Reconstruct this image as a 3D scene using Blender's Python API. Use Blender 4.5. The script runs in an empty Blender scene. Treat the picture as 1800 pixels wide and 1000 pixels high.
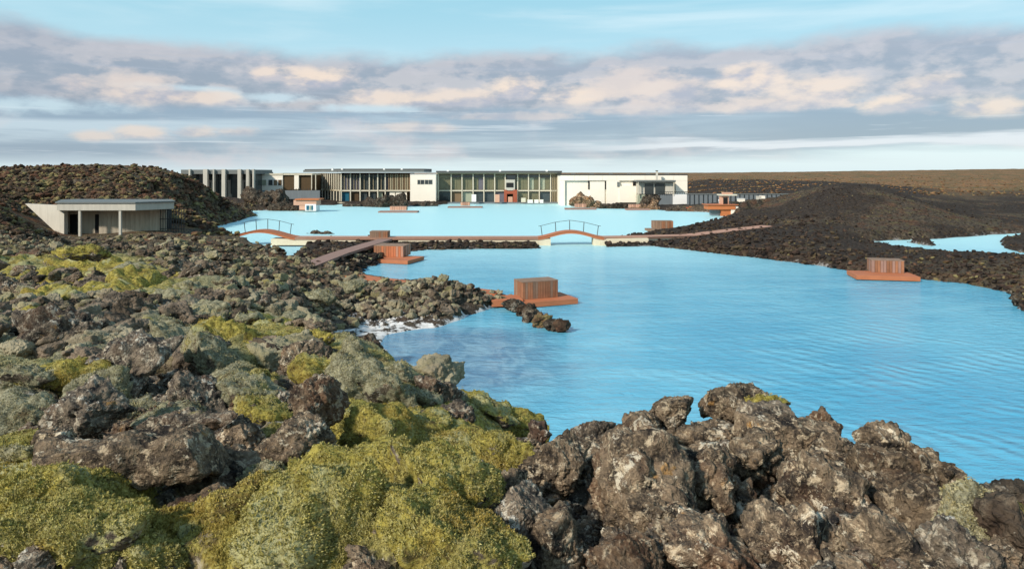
import bpy, math, random
import numpy as np
from mathutils import Vector, Matrix, Euler

random.seed(7); RNG = np.random.default_rng(11)
scene = bpy.context.scene
COL = scene.collection

# ------------------------------------------------------------------ camera, sun, sky, exposure
EYE = 7.2; F = 1200.0; HOR = 303.0          # eye height above the lagoon, focal length in photo pixels, horizon row
cam = bpy.data.cameras.new('camera'); camo = bpy.data.objects.new('camera', cam); COL.objects.link(camo)
camo.location = (0, 0, EYE); camo.rotation_euler = (math.pi/2, 0, 0)
cam.lens = 24.0; cam.sensor_width = 36.0; cam.shift_y = -197/1800.0
cam.clip_start = 0.05; cam.clip_end = 12000
scene.camera = camo

SUN_AZ, SUN_EL = math.radians(224), math.radians(33)      # azimuth clockwise from +Y: the sun is behind the camera's left shoulder
sun = bpy.data.lights.new('sun', 'SUN'); sun.energy = 3.9; sun.angle = math.radians(4.0); sun.color = (1.0, 0.92, 0.81)
suno = bpy.data.objects.new('sun', sun); COL.objects.link(suno)
sdir = Vector((math.sin(SUN_AZ)*math.cos(SUN_EL), math.cos(SUN_AZ)*math.cos(SUN_EL), math.sin(SUN_EL)))
suno.rotation_euler = sdir.to_track_quat('Z', 'Y').to_euler(); suno.location = (-60, -60, 60)

vs = scene.view_settings; vs.view_transform = 'Standard'; vs.look = 'None'; vs.gamma = 1; vs.exposure = 0.2
vs.use_curve_mapping = False
scene.cycles.max_bounces = 5; scene.cycles.diffuse_bounces = 3; scene.cycles.glossy_bounces = 2

class NT:
    """small helper for building node trees"""
    def __init__(s, tree): s.t = tree; s.n = tree.nodes; s.l = tree.links
    def put(s, inp, v):
        if v is None: return
        if hasattr(v, 'is_linked') or isinstance(v, bpy.types.NodeSocket): s.l.new(v, inp)
        else:
            if inp.type == 'RGBA' and len(v) == 3: v = (*v, 1)
            inp.default_value = v
    def m(s, op, a, b=None, c=None, clamp=False):
        n = s.n.new('ShaderNodeMath'); n.operation = op; n.use_clamp = clamp
        for i, v in enumerate((a, b, c)): s.put(n.inputs[i], v)
        return n.outputs[0]
    def vm(s, op, a, b=None, sc=None):
        n = s.n.new('ShaderNodeVectorMath'); n.operation = op
        s.put(n.inputs[0], a)
        if b is not None: s.put(n.inputs[1], b)
        if sc is not None: s.put(n.inputs['Scale'], sc)
        return n.outputs['Value'] if op in ('LENGTH', 'DOT_PRODUCT') else n.outputs['Vector']
    def sep(s, v):
        n = s.n.new('ShaderNodeSeparateXYZ'); s.put(n.inputs[0], v); return n.outputs
    def comb(s, x, y, z):
        n = s.n.new('ShaderNodeCombineXYZ')
        for i, v in enumerate((x, y, z)): s.put(n.inputs[i], v)
        return n.outputs[0]
    def noise(s, v, scale, detail=4, rough=.55, dist=0., col=False, lac=2.0):
        n = s.n.new('ShaderNodeTexNoise'); s.put(n.inputs['Vector'], v)
        n.inputs['Scale'].default_value = scale; n.inputs['Detail'].default_value = detail
        n.inputs['Roughness'].default_value = rough; n.inputs['Distortion'].default_value = dist; n.inputs['Lacunarity'].default_value = lac
        return n.outputs['Color' if col else 'Fac']
    def voro(s, v, scale, feature='F1', out='Distance', rand=1.):
        n = s.n.new('ShaderNodeTexVoronoi'); n.feature = feature; s.put(n.inputs['Vector'], v)
        n.inputs['Scale'].default_value = scale; n.inputs['Randomness'].default_value = rand
        return n.outputs[out]
    def ss(s, x, a, b):          # smoothstep a..b -> 0..1
        n = s.n.new('ShaderNodeMapRange'); n.interpolation_type = 'SMOOTHSTEP'
        s.put(n.inputs[0], x); s.put(n.inputs[1], a); s.put(n.inputs[2], b)
        n.inputs[3].default_value = 0; n.inputs[4].default_value = 1
        return n.outputs[0]
    def mix(s, f, a, b, mode='MIX'):
        n = s.n.new('ShaderNodeMix'); n.data_type = 'RGBA'; n.blend_type = mode
        s.put(n.inputs[0], f); s.put(n.inputs[6], a); s.put(n.inputs[7], b)
        return n.outputs[2]
    def attr(s, name, out='Fac'):
        n = s.n.new('ShaderNodeAttribute'); n.attribute_name = name; return n.outputs[out]
    def bump(s, h, strength, dist, normal=None):
        n = s.n.new('ShaderNodeBump'); n.inputs['Strength'].default_value = strength; n.inputs['Distance'].default_value = dist
        s.put(n.inputs['Height'], h)
        if normal is not None: s.put(n.inputs['Normal'], normal)
        return n.outputs[0]

def build_world():
    w = bpy.data.worlds.new('World'); scene.world = w; w.use_nodes = True
    k = NT(w.node_tree); k.n.clear()
    out = k.n.new('ShaderNodeOutputWorld')
    sky = k.n.new('ShaderNodeTexSky'); sky.sky_type = 'NISHITA'; sky.sun_disc = False
    sky.sun_elevation = SUN_EL; sky.sun_rotation = SUN_AZ; sky.air_density = 1.0; sky.dust_density = 0.6; sky.ozone_density = 1.2
    bg1 = k.n.new('ShaderNodeBackground'); k.l.new(sky.outputs[0], bg1.inputs[0]); bg1.inputs[1].default_value = 0.11
    tc = k.n.new('ShaderNodeTexCoord'); x, y, z = k.sep(tc.outputs['Generated'])[:3]
    h = k.m('SQRT', k.m('ADD', k.m('MULTIPLY', x, x), k.m('MULTIPLY', y, y)))
    h = k.m('MAXIMUM', h, 1e-4)
    v = k.m('DIVIDE', z, h); v = k.m('MINIMUM', k.m('MAXIMUM', v, -0.2), 3.0)
    cx, cy = k.m('DIVIDE', x, h), k.m('DIVIDE', y, h)
    az = k.m('ARCTAN2', x, y)
    def P(kv, dx=0., dz=0.):
        return k.comb(k.m('ADD', cx, dx), cy, k.m('ADD', k.m('MULTIPLY', v, kv), dz))
    big = k.noise(P(3.0), 2.3, 3, .5)
    puff = k.noise(P(2.2), 7.0, 8, .55)
    puff_s = k.noise(P(2.2, -.018, .03), 7.0, 8, .55)           # the same field seen a little towards the light
    streak = k.noise(P(16.), 2.6, 7, .55, .25)
    fine = k.noise(P(2.4), 24., 6, .6)
    pw = k.m('SUBTRACT', puff, .5); fw = k.m('SUBTRACT', fine, .5); bw = k.m('SUBTRACT', big, .5)
    # height used for cloud edges, made uneven by the noise
    ve = k.m('ADD', v, k.m('ADD', k.m('MULTIPLY', pw, -.055), k.m('ADD', k.m('MULTIPLY', bw, .015), k.m('MULTIPLY', fw, -.010))))
    ve2 = k.m('ADD', v, k.m('ADD', k.m('MULTIPLY', k.m('SUBTRACT', streak, .5), .05), k.m('MULTIPLY', bw, .03)))
    # clear air: pale veil over the blue, whiter low down
    col = k.mix(k.ss(v, .01, .27), (.66, .81, .87), (.34, .65, .77))
    col = k.mix(k.ss(v, .4, 1.2), col, (.18, .42, .68))
    wisp = k.ss(k.noise(P(9.), 2.0, 6, .55, .3), .42, .75)
    col = k.mix(k.m('MULTIPLY', k.m('MULTIPLY', wisp, .8), k.ss(v, 1.3, .25)), col, (.66, .84, .89))
    fac = k.m('ADD', .82, k.m('MULTIPLY', k.ss(v, .35, 1.2), -.42))
    # low grey-blue streaked bank
    low = k.m('MULTIPLY', k.ss(k.m('ADD', ve2, k.m('MULTIPLY', k.ss(az, .55, .1), .016)), .016, .040), k.ss(ve2, .125, .095))
    tone = k.mix(k.ss(streak, .38, .66), (.25, .35, .47), (.48, .60, .70))
    tone = k.mix(k.m('MULTIPLY', k.ss(puff, .5, .68), .55), tone, (.66, .60, .64))
    # heavier and darker to the right
    tone = k.mix(k.m('MULTIPLY', k.ss(az, -.05, .5), k.m('MULTIPLY', k.ss(ve2, .025, .05), k.ss(ve2, .105, .08))), tone, (.23, .32, .43))
    st2 = k.noise(P(30.), 3.2, 6, .6, .2)
    tone = k.mix(k.m('MULTIPLY', k.ss(st2, .56, .68), .55), tone, (.66, .73, .80))
    col = k.mix(low, col, tone)
    slit = k.m('MULTIPLY', k.ss(ve2, .028, .034), k.ss(ve2, .046, .038))
    col = k.mix(k.m('MULTIPLY', slit, k.ss(az, .0, .25)), col, (.66, .72, .80))
    # main mauve bank
    top = k.m('ADD', .187, k.m('MULTIPLY', k.m('SINE', k.m('MULTIPLY', az, 5.5)), .005))
    main = k.m('MULTIPLY', k.ss(ve, top, k.m('SUBTRACT', top, .030)), k.ss(ve, .083, .10))
    mt = k.mix(k.ss(k.m('SUBTRACT', puff, puff_s), -.045, .055), (.27, .31, .385), (.50, .475, .50))
    mt = k.mix(k.m('MULTIPLY', k.ss(v, .13, .19), .55), mt, (.47, .455, .49))
    mt = k.mix(k.m('MULTIPLY', k.ss(az, -.45, -.68), .35), mt, (.27, .31, .40))
    mt = k.mix(k.m('MULTIPLY', k.ss(fine, .45, .68), .30), mt, (.66, .60, .62))
    mt = k.mix(k.m('MULTIPLY', k.ss(st2, .5, .68), .35), mt, (.40, .43, .52))
    col = k.mix(k.m('MULTIPLY', main, .93), col, mt)
    # clear gap on the left under the bank
    def blob(px, py, rx, ry, wob=1.0):
        a0 = math.atan((px-900)/F); v0 = (HOR-py)/F*math.cos(a0)
        da = k.m('DIVIDE', k.m('SUBTRACT', az, a0), rx/F*math.cos(a0)**2)
        dv = k.m('DIVIDE', k.m('SUBTRACT', v, v0), ry/F*math.cos(a0))
        d = k.m('SQRT', k.m('ADD', k.m('MULTIPLY', da, da), k.m('MULTIPLY', dv, dv)))
        d = k.m('ADD', d, k.m('ADD', k.m('MULTIPLY', pw, -2.4*wob), k.m('MULTIPLY', fw, -1.5*wob)))
        return d, dv
    for (px, py, rx, ry) in ((90, 186, 150, 17), (480, 172, 110, 12), (330, 156, 130, 8), (640, 190, 120, 9)):
        d, dv = blob(px, py, rx, ry, 1.1)
        col = k.mix(k.m('MULTIPLY', k.ss(d, 1.3, .3), .8), col, (.56, .71, .79))
    # sun-warmed cumulus heads
    for (px, py, rx, ry, br) in ((245, 160, 85, 34, .55), (345, 172, 110, 17, .7), (130, 150, 40, 18, .45), (560, 142, 75, 28, .95), (468, 132, 26, 14, .85),
            (655, 172, 70, 18, .8), (790, 178, 95, 16, .8), (915, 160, 50, 26, 1.), (1010, 168, 65, 22, .9), (1110, 150, 90, 34, .5), (1190, 165, 80, 28, .55), (1315, 145, 62, 27, .95),
            (1430, 162, 75, 32, .85), (1360, 185, 120, 16, .6), (1640, 155, 60, 22, .7), (1590, 185, 70, 18, .85), (1730, 188, 100, 20, .8), (880, 205, 120, 9, .2), (1180, 192, 200, 12, .35),
            (165, 238, 45, 12, .5), (245, 233, 55, 13, .55), (345, 232, 40, 12, .5), (425, 232, 45, 10, .4), (740, 225, 80, 11, .3)):
        d, dv = blob(px, py, rx, ry)
        shade = k.m('ADD', dv, k.m('MULTIPLY', k.m('SUBTRACT', puff, puff_s), 13.0))
        lit = k.mix(br, (.56, .50, .53), (.92, .73, .57))
        c = k.mix(k.ss(shade, -1.2, .7), (.42, .42, .50), lit)
        c = k.mix(k.m('MULTIPLY', k.ss(fine, .42, .66), .35), c, (.80, .68, .60))
        col = k.mix(k.m('MULTIPLY', k.ss(d, 1.30, .45), k.m('MULTIPLY', k.ss(dv, -1.5, -.3), .55+.4*br)), col, c)
    # scattered cloud higher up, out of the frame
    hi = k.m('MULTIPLY', k.ss(k.noise(P(1.2), 2.2, 7, .55), .50, .68), k.ss(v, .34, .6))
    col = k.mix(k.m('MULTIPLY', hi, .85), col, (.60, .62, .68))
    fac = k.m('MAXIMUM', fac, hi)
    col = k.mix(k.ss(v, .0, -.03), col, (.20, .22, .22))
    bg2 = k.n.new('ShaderNodeBackground'); k.l.new(col, bg2.inputs[0]); bg2.inputs[1].default_value = 1.0
    mx = k.n.new('ShaderNodeMixShader'); k.l.new(fac, mx.inputs[0]); k.l.new(bg1.outputs[0], mx.inputs[1]); k.l.new(bg2.outputs[0], mx.inputs[2])
    k.l.new(mx.outputs[0], out.inputs[0])
build_world()

# ------------------------------------------------------------------ helpers
def px2w(px, py, Y): return ((px-900)*Y/F, Y, EYE-(py-HOR)*Y/F)
def onwater(px, py, z=0.0):
    Y = (EYE-z)*F/(py-HOR); return ((px-900)*Y/F, Y)

def tag(o, label=None, cat=None, group=None, kind=None):
    if label: o['label'] = label
    if cat: o['category'] = cat
    if group: o['group'] = group
    if kind: o['kind'] = kind
    return o
def empty(name, loc, rz=0., label=None, cat=None, group=None):
    o = bpy.data.objects.new(name, None); COL.objects.link(o); o.location = loc; o.rotation_euler = (0, 0, rz)
    o.empty_display_size = .2
    return tag(o, label, cat, group)
def link(name, me, parent=None, loc=None):
    o = bpy.data.objects.new(name, me); COL.objects.link(o)
    if parent is not None: o.parent = parent
    if loc is not None: o.location = loc
    return o
def copy_tree(o, parent=None):
    c = o.copy(); COL.objects.link(c); c.parent = parent
    for ch in list(o.children): copy_tree(ch, c)
    return c

class MB:
    """collects boxes, prisms and tubes into one mesh"""
    def __init__(s, org=(0, 0, 0)): s.v = []; s.f = []; s.org = org
    def quadbox(s, base, top):              # two rings of 4 points
        n = len(s.v); s.v += list(base)+list(top)
        s.f += [(n+3, n+2, n+1, n), (n+4, n+5, n+6, n+7)]+[(n+i, n+(i+1) % 4, n+4+(i+1) % 4, n+4+i) for i in range(4)]
        return s
    def box(s, x0, x1, y0, y1, z0, z1):
        return s.quadbox([(x0, y0, z0), (x1, y0, z0), (x1, y1, z0), (x0, y1, z0)], [(x0, y0, z1), (x1, y0, z1), (x1, y1, z1), (x0, y1, z1)])
    def px(s, p0, p1, q0, q1, Y, d=.3):     # box whose front face fills pixels p0..p1 x q0..q1 at distance Y
        x0, _, z1 = px2w(p0, q0, Y); x1, _, z0 = px2w(p1, q1, Y); return s.box(x0, x1, Y, Y+d, z0, z1)
    def prism(s, pts, z0, z1):              # plan polygon (counter-clockwise) extruded
        n = len(s.v); k = len(pts)
        zs0 = z0 if hasattr(z0, '__len__') else [z0]*k; zs1 = z1 if hasattr(z1, '__len__') else [z1]*k
        s.v += [(p[0], p[1], a) for p, a in zip(pts, zs0)]+[(p[0], p[1], a) for p, a in zip(pts, zs1)]
        s.f += [tuple(range(n+k-1, n-1, -1)), tuple(range(n+k, n+2*k))]+[(n+i, n+(i+1) % k, n+k+(i+1) % k, n+k+i) for i in range(k)]
        return s
    def tube(s, a, b, r, r2=None, k=8):
        a, b = Vector(a), Vector(b); d = (b-a).normalized(); r2 = r if r2 is None else r2
        u = d.orthogonal().normalized(); w = d.cross(u); n = len(s.v)
        for c, q in ((a, r), (b, r2)):
            for i in range(k):
                t = 2*math.pi*i/k; s.v.append(tuple(c+u*math.cos(t)*q+w*math.sin(t)*q))
        s.f += [tuple(range(n+k-1, n-1, -1)), tuple(range(n+k, n+2*k))]+[(n+i, n+(i+1) % k, n+k+(i+1) % k, n+k+i) for i in range(k)]
        return s
    def mesh(s, name, mat):
        me = bpy.data.meshes.new(name); ox, oy, oz = s.org
        me.from_pydata([(x-ox, y-oy, z-oz) for x, y, z in s.v], [], s.f); me.materials.append(mat); me.update(); return me
    def build(s, name, mat, parent=None):
        if parent is not None and parent.rotation_euler.z == 0 and s.org == (0, 0, 0):
            s.org = tuple(WORLD(parent))
        return link(name, s.mesh(name, mat), parent)
def WORLD(o):
    v = Vector((0, 0, 0))
    while o is not None: v += Vector(o.location); o = o.parent
    return v

# ------------------------------------------------------------------ numpy noise
def _h(*ii):
    h = np.zeros(np.broadcast(*ii).shape, dtype=np.uint32)
    for i, p in zip(ii, (374761393, 668265263, 2147483647, 1274126177)):
        h = h + (np.asarray(i).astype(np.int64) & 0xffffffff).astype(np.uint32)*np.uint32(p)
    h = (h ^ (h >> np.uint32(13)))*np.uint32(1274126177); h = h ^ (h >> np.uint32(16))
    h = h*np.uint32(2246822519); h ^= h >> np.uint32(13)
    return h.astype(np.float64)/4294967296.0
def vn(P, seed=0):                          # value noise, P (n, 2 or 3) -> -1..1
    D = P.shape[1]; I = np.floor(P).astype(np.int64); f = P-I; f = f*f*f*(f*(f*6-15)+10)
    out = 0
    for c in range(2**D):
        o = [(c >> k) & 1 for k in range(D)]
        w = 1.0
        for k in range(D): w = w*(f[:, k] if o[k] else 1-f[:, k])
        out = out+w*_h(*[I[:, k]+o[k] for k in range(D)], np.int64(seed))
    return out*2-1
def fbm(P, sc, octs=4, gain=.5, seed=0):
    a = 1.; t = 0; n = 0
    for i in range(octs): t = t+a*vn(P*sc*(2.03**i)+i*17.3, seed+i); n += a; a *= gain
    return t/n
def ridged(P, sc, octs=4, gain=.5, seed=0):
    a = 1.; t = 0; n = 0
    for i in range(octs): t = t+a*(1-2*np.abs(vn(P*sc*(2.03**i)+i*9.7, seed+i))); n += a; a *= gain
    return t/n
def worley(P, sc, seed=0, f2=False):
    P = P*sc; D = P.shape[1]; I = np.floor(P).astype(np.int64)
    d1 = np.full(len(P), 9.); d2 = np.full(len(P), 9.); cid = np.zeros(len(P))
    for c in range(3**D):
        o = [(c // 3**k) % 3-1 for k in range(D)]
        J = [I[:, k]+o[k] for k in range(D)]
        dd = 0
        for k in range(D): dd = dd+(J[k]+_h(*J, np.int64(seed+k*31+5))-P[:, k])**2
        near = dd < d1
        if f2: d2 = np.where(near, d1, np.minimum(d2, dd)); cid = np.where(near, _h(*J, np.int64(seed+99)), cid)
        d1 = np.where(near, dd, d1)
    return (np.sqrt(d1), np.sqrt(d2), cid) if f2 else np.sqrt(d1)
def sst(x, a, b):
    t = np.clip((x-a)/(b-a), 0, 1); return t*t*(3-2*t)

# ------------------------------------------------------------------ materials
def new_mat(name):
    m = bpy.data.materials.new(name); m.use_nodes = True; k = NT(m.node_tree); k.n.clear()
    out = k.n.new('ShaderNodeOutputMaterial'); b = k.n.new('ShaderNodeBsdfPrincipled'); k.l.new(b.outputs[0], out.inputs[0])
    return m, k, b
def simple(name, colr, rough=.7, var=.15, scale=3., metal=0., bump=0., spec=.4, streak=0.):
    m, k, b = new_mat(name)
    g = k.n.new('ShaderNodeNewGeometry').outputs['Position']; oi = k.n.new('ShaderNodeObjectInfo').outputs['Random']
    n = k.noise(g, scale, 5, .6)
    f = k.m('ADD', 1-var, k.m('MULTIPLY', n, 2*var))
    f = k.m('MULTIPLY', f, k.m('ADD', 1-var*.5, k.m('MULTIPLY', oi, var)))
    if streak:
        s_ = k.noise(k.vm('MULTIPLY', g, (3., 3., .25)), 1.6, 4, .6)
        f = k.m('MULTIPLY', f, k.m('ADD', 1-streak, k.m('MULTIPLY', s_, 2*streak)))
    c = k.vm('SCALE', tuple(colr), sc=f); k.l.new(c, b.inputs['Base Color'])
    b.inputs['Roughness'].default_value = rough; b.inputs['Metallic'].default_value = metal; b.inputs['Specular IOR Level'].default_value = spec
    if bump: k.l.new(k.bump(k.noise(g, scale*6, 4), bump, .02), b.inputs['Normal'])
    return m

def rock_color(k, g, s=1.0):
    """lava: dark brown-grey crust, reddish scoria, pale crustose lichen in spots"""
    n1 = k.noise(g, 1.3*s, 5, .6); n2 = k.noise(g, 7*s, 6, .65); n3 = k.noise(g, 38*s, 4, .7)
    c = k.mix(k.ss(n2, .35, .66), (.020, .018, .018), (.21, .165, .118))
    c = k.mix(k.m('MULTIPLY', k.ss(n1, .50, .66), .6), c, (.155, .085, .05))
    c = k.mix(k.ss(n3, .50, .74), c, (.34, .27, .19))
    c = k.mix(k.m('MULTIPLY', k.ss(n3, .45, .28), .75), c, (.018, .016, .016))
    li = k.noise(g, 11*s, 6, .75, .4)
    c = k.mix(k.m('MULTIPLY', k.ss(li, .535, .62), .85), c, (.50, .43, .32))
    li2 = k.noise(k.vm('ADD', g, (5.2, 1.3, 8.)), 5.*s, 7, .78, .3)
    c = k.mix(k.m('MULTIPLY', k.ss(li2, .575, .62), .85), c, (.60, .56, .46))
    og = k.noise(k.vm('ADD', g, (15.2, 11.3, 2.)), 4.*s, 4, .6)
    c = k.mix(k.m('MULTIPLY', k.ss(og, .66, .71), .6), c, (.36, .20, .06))
    return c, n2, n3
def moss_color(k, g, grey):
    a = k.noise(g, 2.1, 4, .55); b_ = k.noise(g, 16., 5, .7); c_ = k.noise(g, 70., 3, .7)
    yl = k.mix(k.ss(b_, .33, .68), (.095, .075, .014), (.47, .385, .085))
    yl = k.mix(k.m('MULTIPLY', k.ss(a, .50, .66), .65), yl, (.22, .145, .03))
    yl = k.mix(k.m('MULTIPLY', k.ss(c_, .48, .72), .6), yl, (.52, .46, .17))
    gr = k.mix(k.ss(b_, .35, .68), (.12, .11, .065), (.37, .345, .22))
    gr = k.mix(k.m('MULTIPLY', k.ss(c_, .5, .72), .6), gr, (.54, .50, .35))
    a3 = k.noise(k.vm('ADD', g, (9., 4., 2.)), 1.3, 7, .68, .3)
    yl = k.mix(k.m('MULTIPLY', k.ss(a3, .52, .62), .75), yl, (.44, .42, .22))
    gr = k.mix(k.m('MULTIPLY', k.ss(a3, .56, .66), .6), gr, (.30, .25, .05))
    c = k.mix(grey, yl, gr)
    a4 = k.noise(k.vm('ADD', g, (3., 14., 7.)), 2.6, 7, .7, .2)
    c = k.mix(k.m('MULTIPLY', k.ss(a4, .55, .64), .8), c, (.075, .050, .022))
    c = k.mix(k.m('MULTIPLY', k.ss(c_, .44, .30), .8), c, (.035, .028, .012))
    return c, b_, c_

def make_ground_mat():
    m, k, b = new_mat('lava_ground')
    g = k.n.new('ShaderNodeNewGeometry'); pos = g.outputs['Position']
    my, mg, br, si = k.attr('moss'), k.attr('grey'), k.attr('brown'), k.attr('silica')
    dk, fr = k.attr('dark'), k.attr('far')
    rc, n2, n3 = rock_color(k, pos)
    # coarser version for ground far away (everything finer blends)
    f1 = k.noise(pos, .9, 6, .65); f2 = k.noise(pos, 3.2, 6, .7); f0 = k.noise(pos, .11, 5, .6)
    fc = k.mix(k.ss(f2, .35, .7), (.045, .035, .026), (.23, .175, .115))
    fc = k.mix(k.m('MULTIPLY', k.ss(f1, .5, .66), .75), fc, (.25, .215, .085))
    fc = k.mix(k.m('MULTIPLY', k.ss(k.noise(k.vm('ADD', pos, (40., 3., 0.)), .5, 5, .6), .5, .62), .6), fc, (.22, .095, .05))
    rc = k.mix(fr, rc, fc)
    bc = k.mix(k.ss(f1, .35, .65), (.17, .085, .042), (.36, .205, .10))
    bc = k.mix(k.ss(f0, .42, .6), bc, k.mix(k.ss(f2, .4, .6), (.07, .055, .028), (.24, .18, .09)))
    rc = k.mix(br, rc, bc)
    dc = k.mix(k.ss(f2, .35, .7), (.030, .023, .019), (.085, .064, .049))
    dc = k.mix(k.m('MULTIPLY', k.ss(f1, .5, .7), .5), dc, (.075, .055, .03))
    rc = k.mix(dk, rc, dc)
    mc, b_, c_ = moss_color(k, pos, mg)
    w = k.m('ADD', my, k.m('MULTIPLY', k.m('SUBTRACT', k.noise(pos, 5., 6, .7), .5), .9))
    mf = k.ss(w, .38, .56)
    c = k.mix(mf, rc, mc)
    z = k.sep(pos)[2]
    sn = k.noise(pos, 1.6, 6, .7)
    sf = k.m('MULTIPLY', si, k.ss(k.m('ADD', sn, k.m('MULTIPLY', z, -.5)), .40, .46))
    c = k.mix(sf, c, k.mix(k.ss(f2, .3, .7), (.50, .47, .43), (.78, .76, .72)))
    k.l.new(c, b.inputs['Base Color']); b.inputs['Roughness'].default_value = .95; b.inputs['Specular IOR Level'].default_value = .12
    hb = k.m('ADD', k.m('MULTIPLY', n2, .05), k.m('MULTIPLY', n3, .022))
    hb = k.m('ADD', hb, k.m('MULTIPLY', k.m('ADD', f2, k.m('MULTIPLY', f1, 2.)), k.m('MULTIPLY', fr, .25)))
    hm = k.m('ADD', k.m('MULTIPLY', b_, .02), k.m('MULTIPLY', c_, .016))
    hh = k.m('ADD', k.m('MULTIPLY', hm, mf), k.m('MULTIPLY', hb, k.m('SUBTRACT', 1., mf)))
    hh = k.m('MULTIPLY', hh, k.m('SUBTRACT', 1., k.m('MULTIPLY', sf, .7)))
    k.l.new(k.bump(hh, .9, 1.0), b.inputs['Normal'])
    return m
def make_far_rock(name, lo, hi, alt, alt_f=.5, ol=.55):
    m, k, b = new_mat(name)
    pos = k.n.new('ShaderNodeNewGeometry').outputs['Position']; rnd = k.n.new('ShaderNodeObjectInfo').outputs['Random']
    n1 = k.noise(pos, 2.2, 6, .65); n2 = k.noise(pos, .25, 5, .6); n3 = k.noise(k.vm('ADD', pos, (7., 3., 1.)), .6, 5, .6)
    c = k.mix(k.ss(n1, .35, .68), lo, hi)
    c = k.mix(k.m('MULTIPLY', k.ss(k.m('ADD', n2, k.m('MULTIPLY', k.m('SUBTRACT', rnd, .5), .35)), .45, .6), alt_f), c, alt)
    c = k.mix(k.m('MULTIPLY', k.ss(k.m('ADD', n3, k.m('MULTIPLY', k.m('SUBTRACT', rnd, .5), .3)), .52, .66), ol), c, (.20, .175, .075))
    c = k.vm('SCALE', c, sc=k.m('ADD', .7, k.m('MULTIPLY', rnd, .6)))
    k.l.new(c, b.inputs['Base Color']); b.inputs['Roughness'].default_value = .95; b.inputs['Specular IOR Level'].default_value = .1
    k.l.new(k.bump(k.noise(pos, 5., 4, .7), .9, .12), b.inputs['Normal'])
    return m
def make_rock_mat(name, moss=.0, dark=1.0, tint=(1, 1, 1), s=1.0, grey=.5, bd=1.0):
    m, k, b = new_mat(name)
    g = k.n.new('ShaderNodeNewGeometry'); pos = g.outputs['Position']; rnd = k.n.new('ShaderNodeObjectInfo').outputs['Random']
    p2 = k.vm('ADD', pos, k.comb(k.m('MULTIPLY', rnd, 37.), k.m('MULTIPLY', rnd, 11.), 0.))
    c, n2, n3 = rock_color(k, p2, s)
    c = k.vm('MULTIPLY', c, tuple(t*dark for t in tint))
    c = k.vm('SCALE', c, sc=k.m('ADD', .75, k.m('MULTIPLY', rnd, .5)))
    mc, b_, c_ = moss_color(k, pos, k.ss(k.m('ADD', rnd, k.m('MULTIPLY', n2, .3)), grey-.25+.15, grey+.25+.15))
    nz = k.sep(g.outputs['Normal'])[2]
    w = k.m('ADD', k.m('MULTIPLY', nz, .6), k.m('ADD', k.noise(p2, 3.5*s, 6, .65), moss-1.0))
    mf = k.ss(w, .36, .5)
    c = k.mix(mf, c, mc)
    k.l.new(c, b.inputs['Base Color']); b.inputs['Roughness'].default_value = .93; b.inputs['Specular IOR Level'].default_value = .15
    n4 = k.m('MINIMUM', k.voro(p2, 34*s), .45); n4 = k.m('MULTIPLY', n4, 1.8); n5 = k.noise(p2, 90*s, 3, .6)
    hh = k.m('ADD', k.m('ADD', k.m('MULTIPLY', n2, .05*bd), k.m('MULTIPLY', n3, .03*bd)), k.m('ADD', k.m('MULTIPLY', n4, .012*bd), k.m('MULTIPLY', n5, .006*bd)))
    k.l.new(k.bump(hh, 1., 1.), b.inputs['Normal'])
    return m

M = {}
M['ground'] = make_ground_mat()
M['rock'] = make_rock_mat('lichened_lava', moss=-.02, dark=1.15, tint=(1.08, 1.0, .9), bd=1.1)
M['rock_mossy'] = make_rock_mat('mossy_lava', moss=.22, dark=1.05, bd=1.)
M['rock_far'] = make_rock_mat('scattered_lava', moss=.10, dark=1.0, s=.35, grey=.55, bd=1.5)
M['rock_brown'] = make_rock_mat('reddish_lava', moss=.02, dark=.95, tint=(1.15, .9, .72), s=.3, grey=.2, bd=1.5)
M['far_brown'] = make_far_rock('brown_clinker', (.040, .028, .020), (.125, .085, .055), (.15, .062, .035), .5, .75)
M['far_slope'] = make_far_rock('slope_clinker', (.035, .029, .022), (.27, .205, .145), (.37, .335, .215), .55, .6)
M['far_dark'] = make_far_rock('dark_clinker', (.018, .015, .014), (.075, .056, .044), (.085, .045, .028), .35, .15)
M['far_plain'] = make_far_rock('plain_clinker', (.10, .055, .030), (.24, .145, .075), (.26, .12, .055), .6)
M['rock_black'] = make_rock_mat('dark_wet_lava', moss=-.25, dark=.40, tint=(1., .97, .95), s=.3, bd=1.5)

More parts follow.
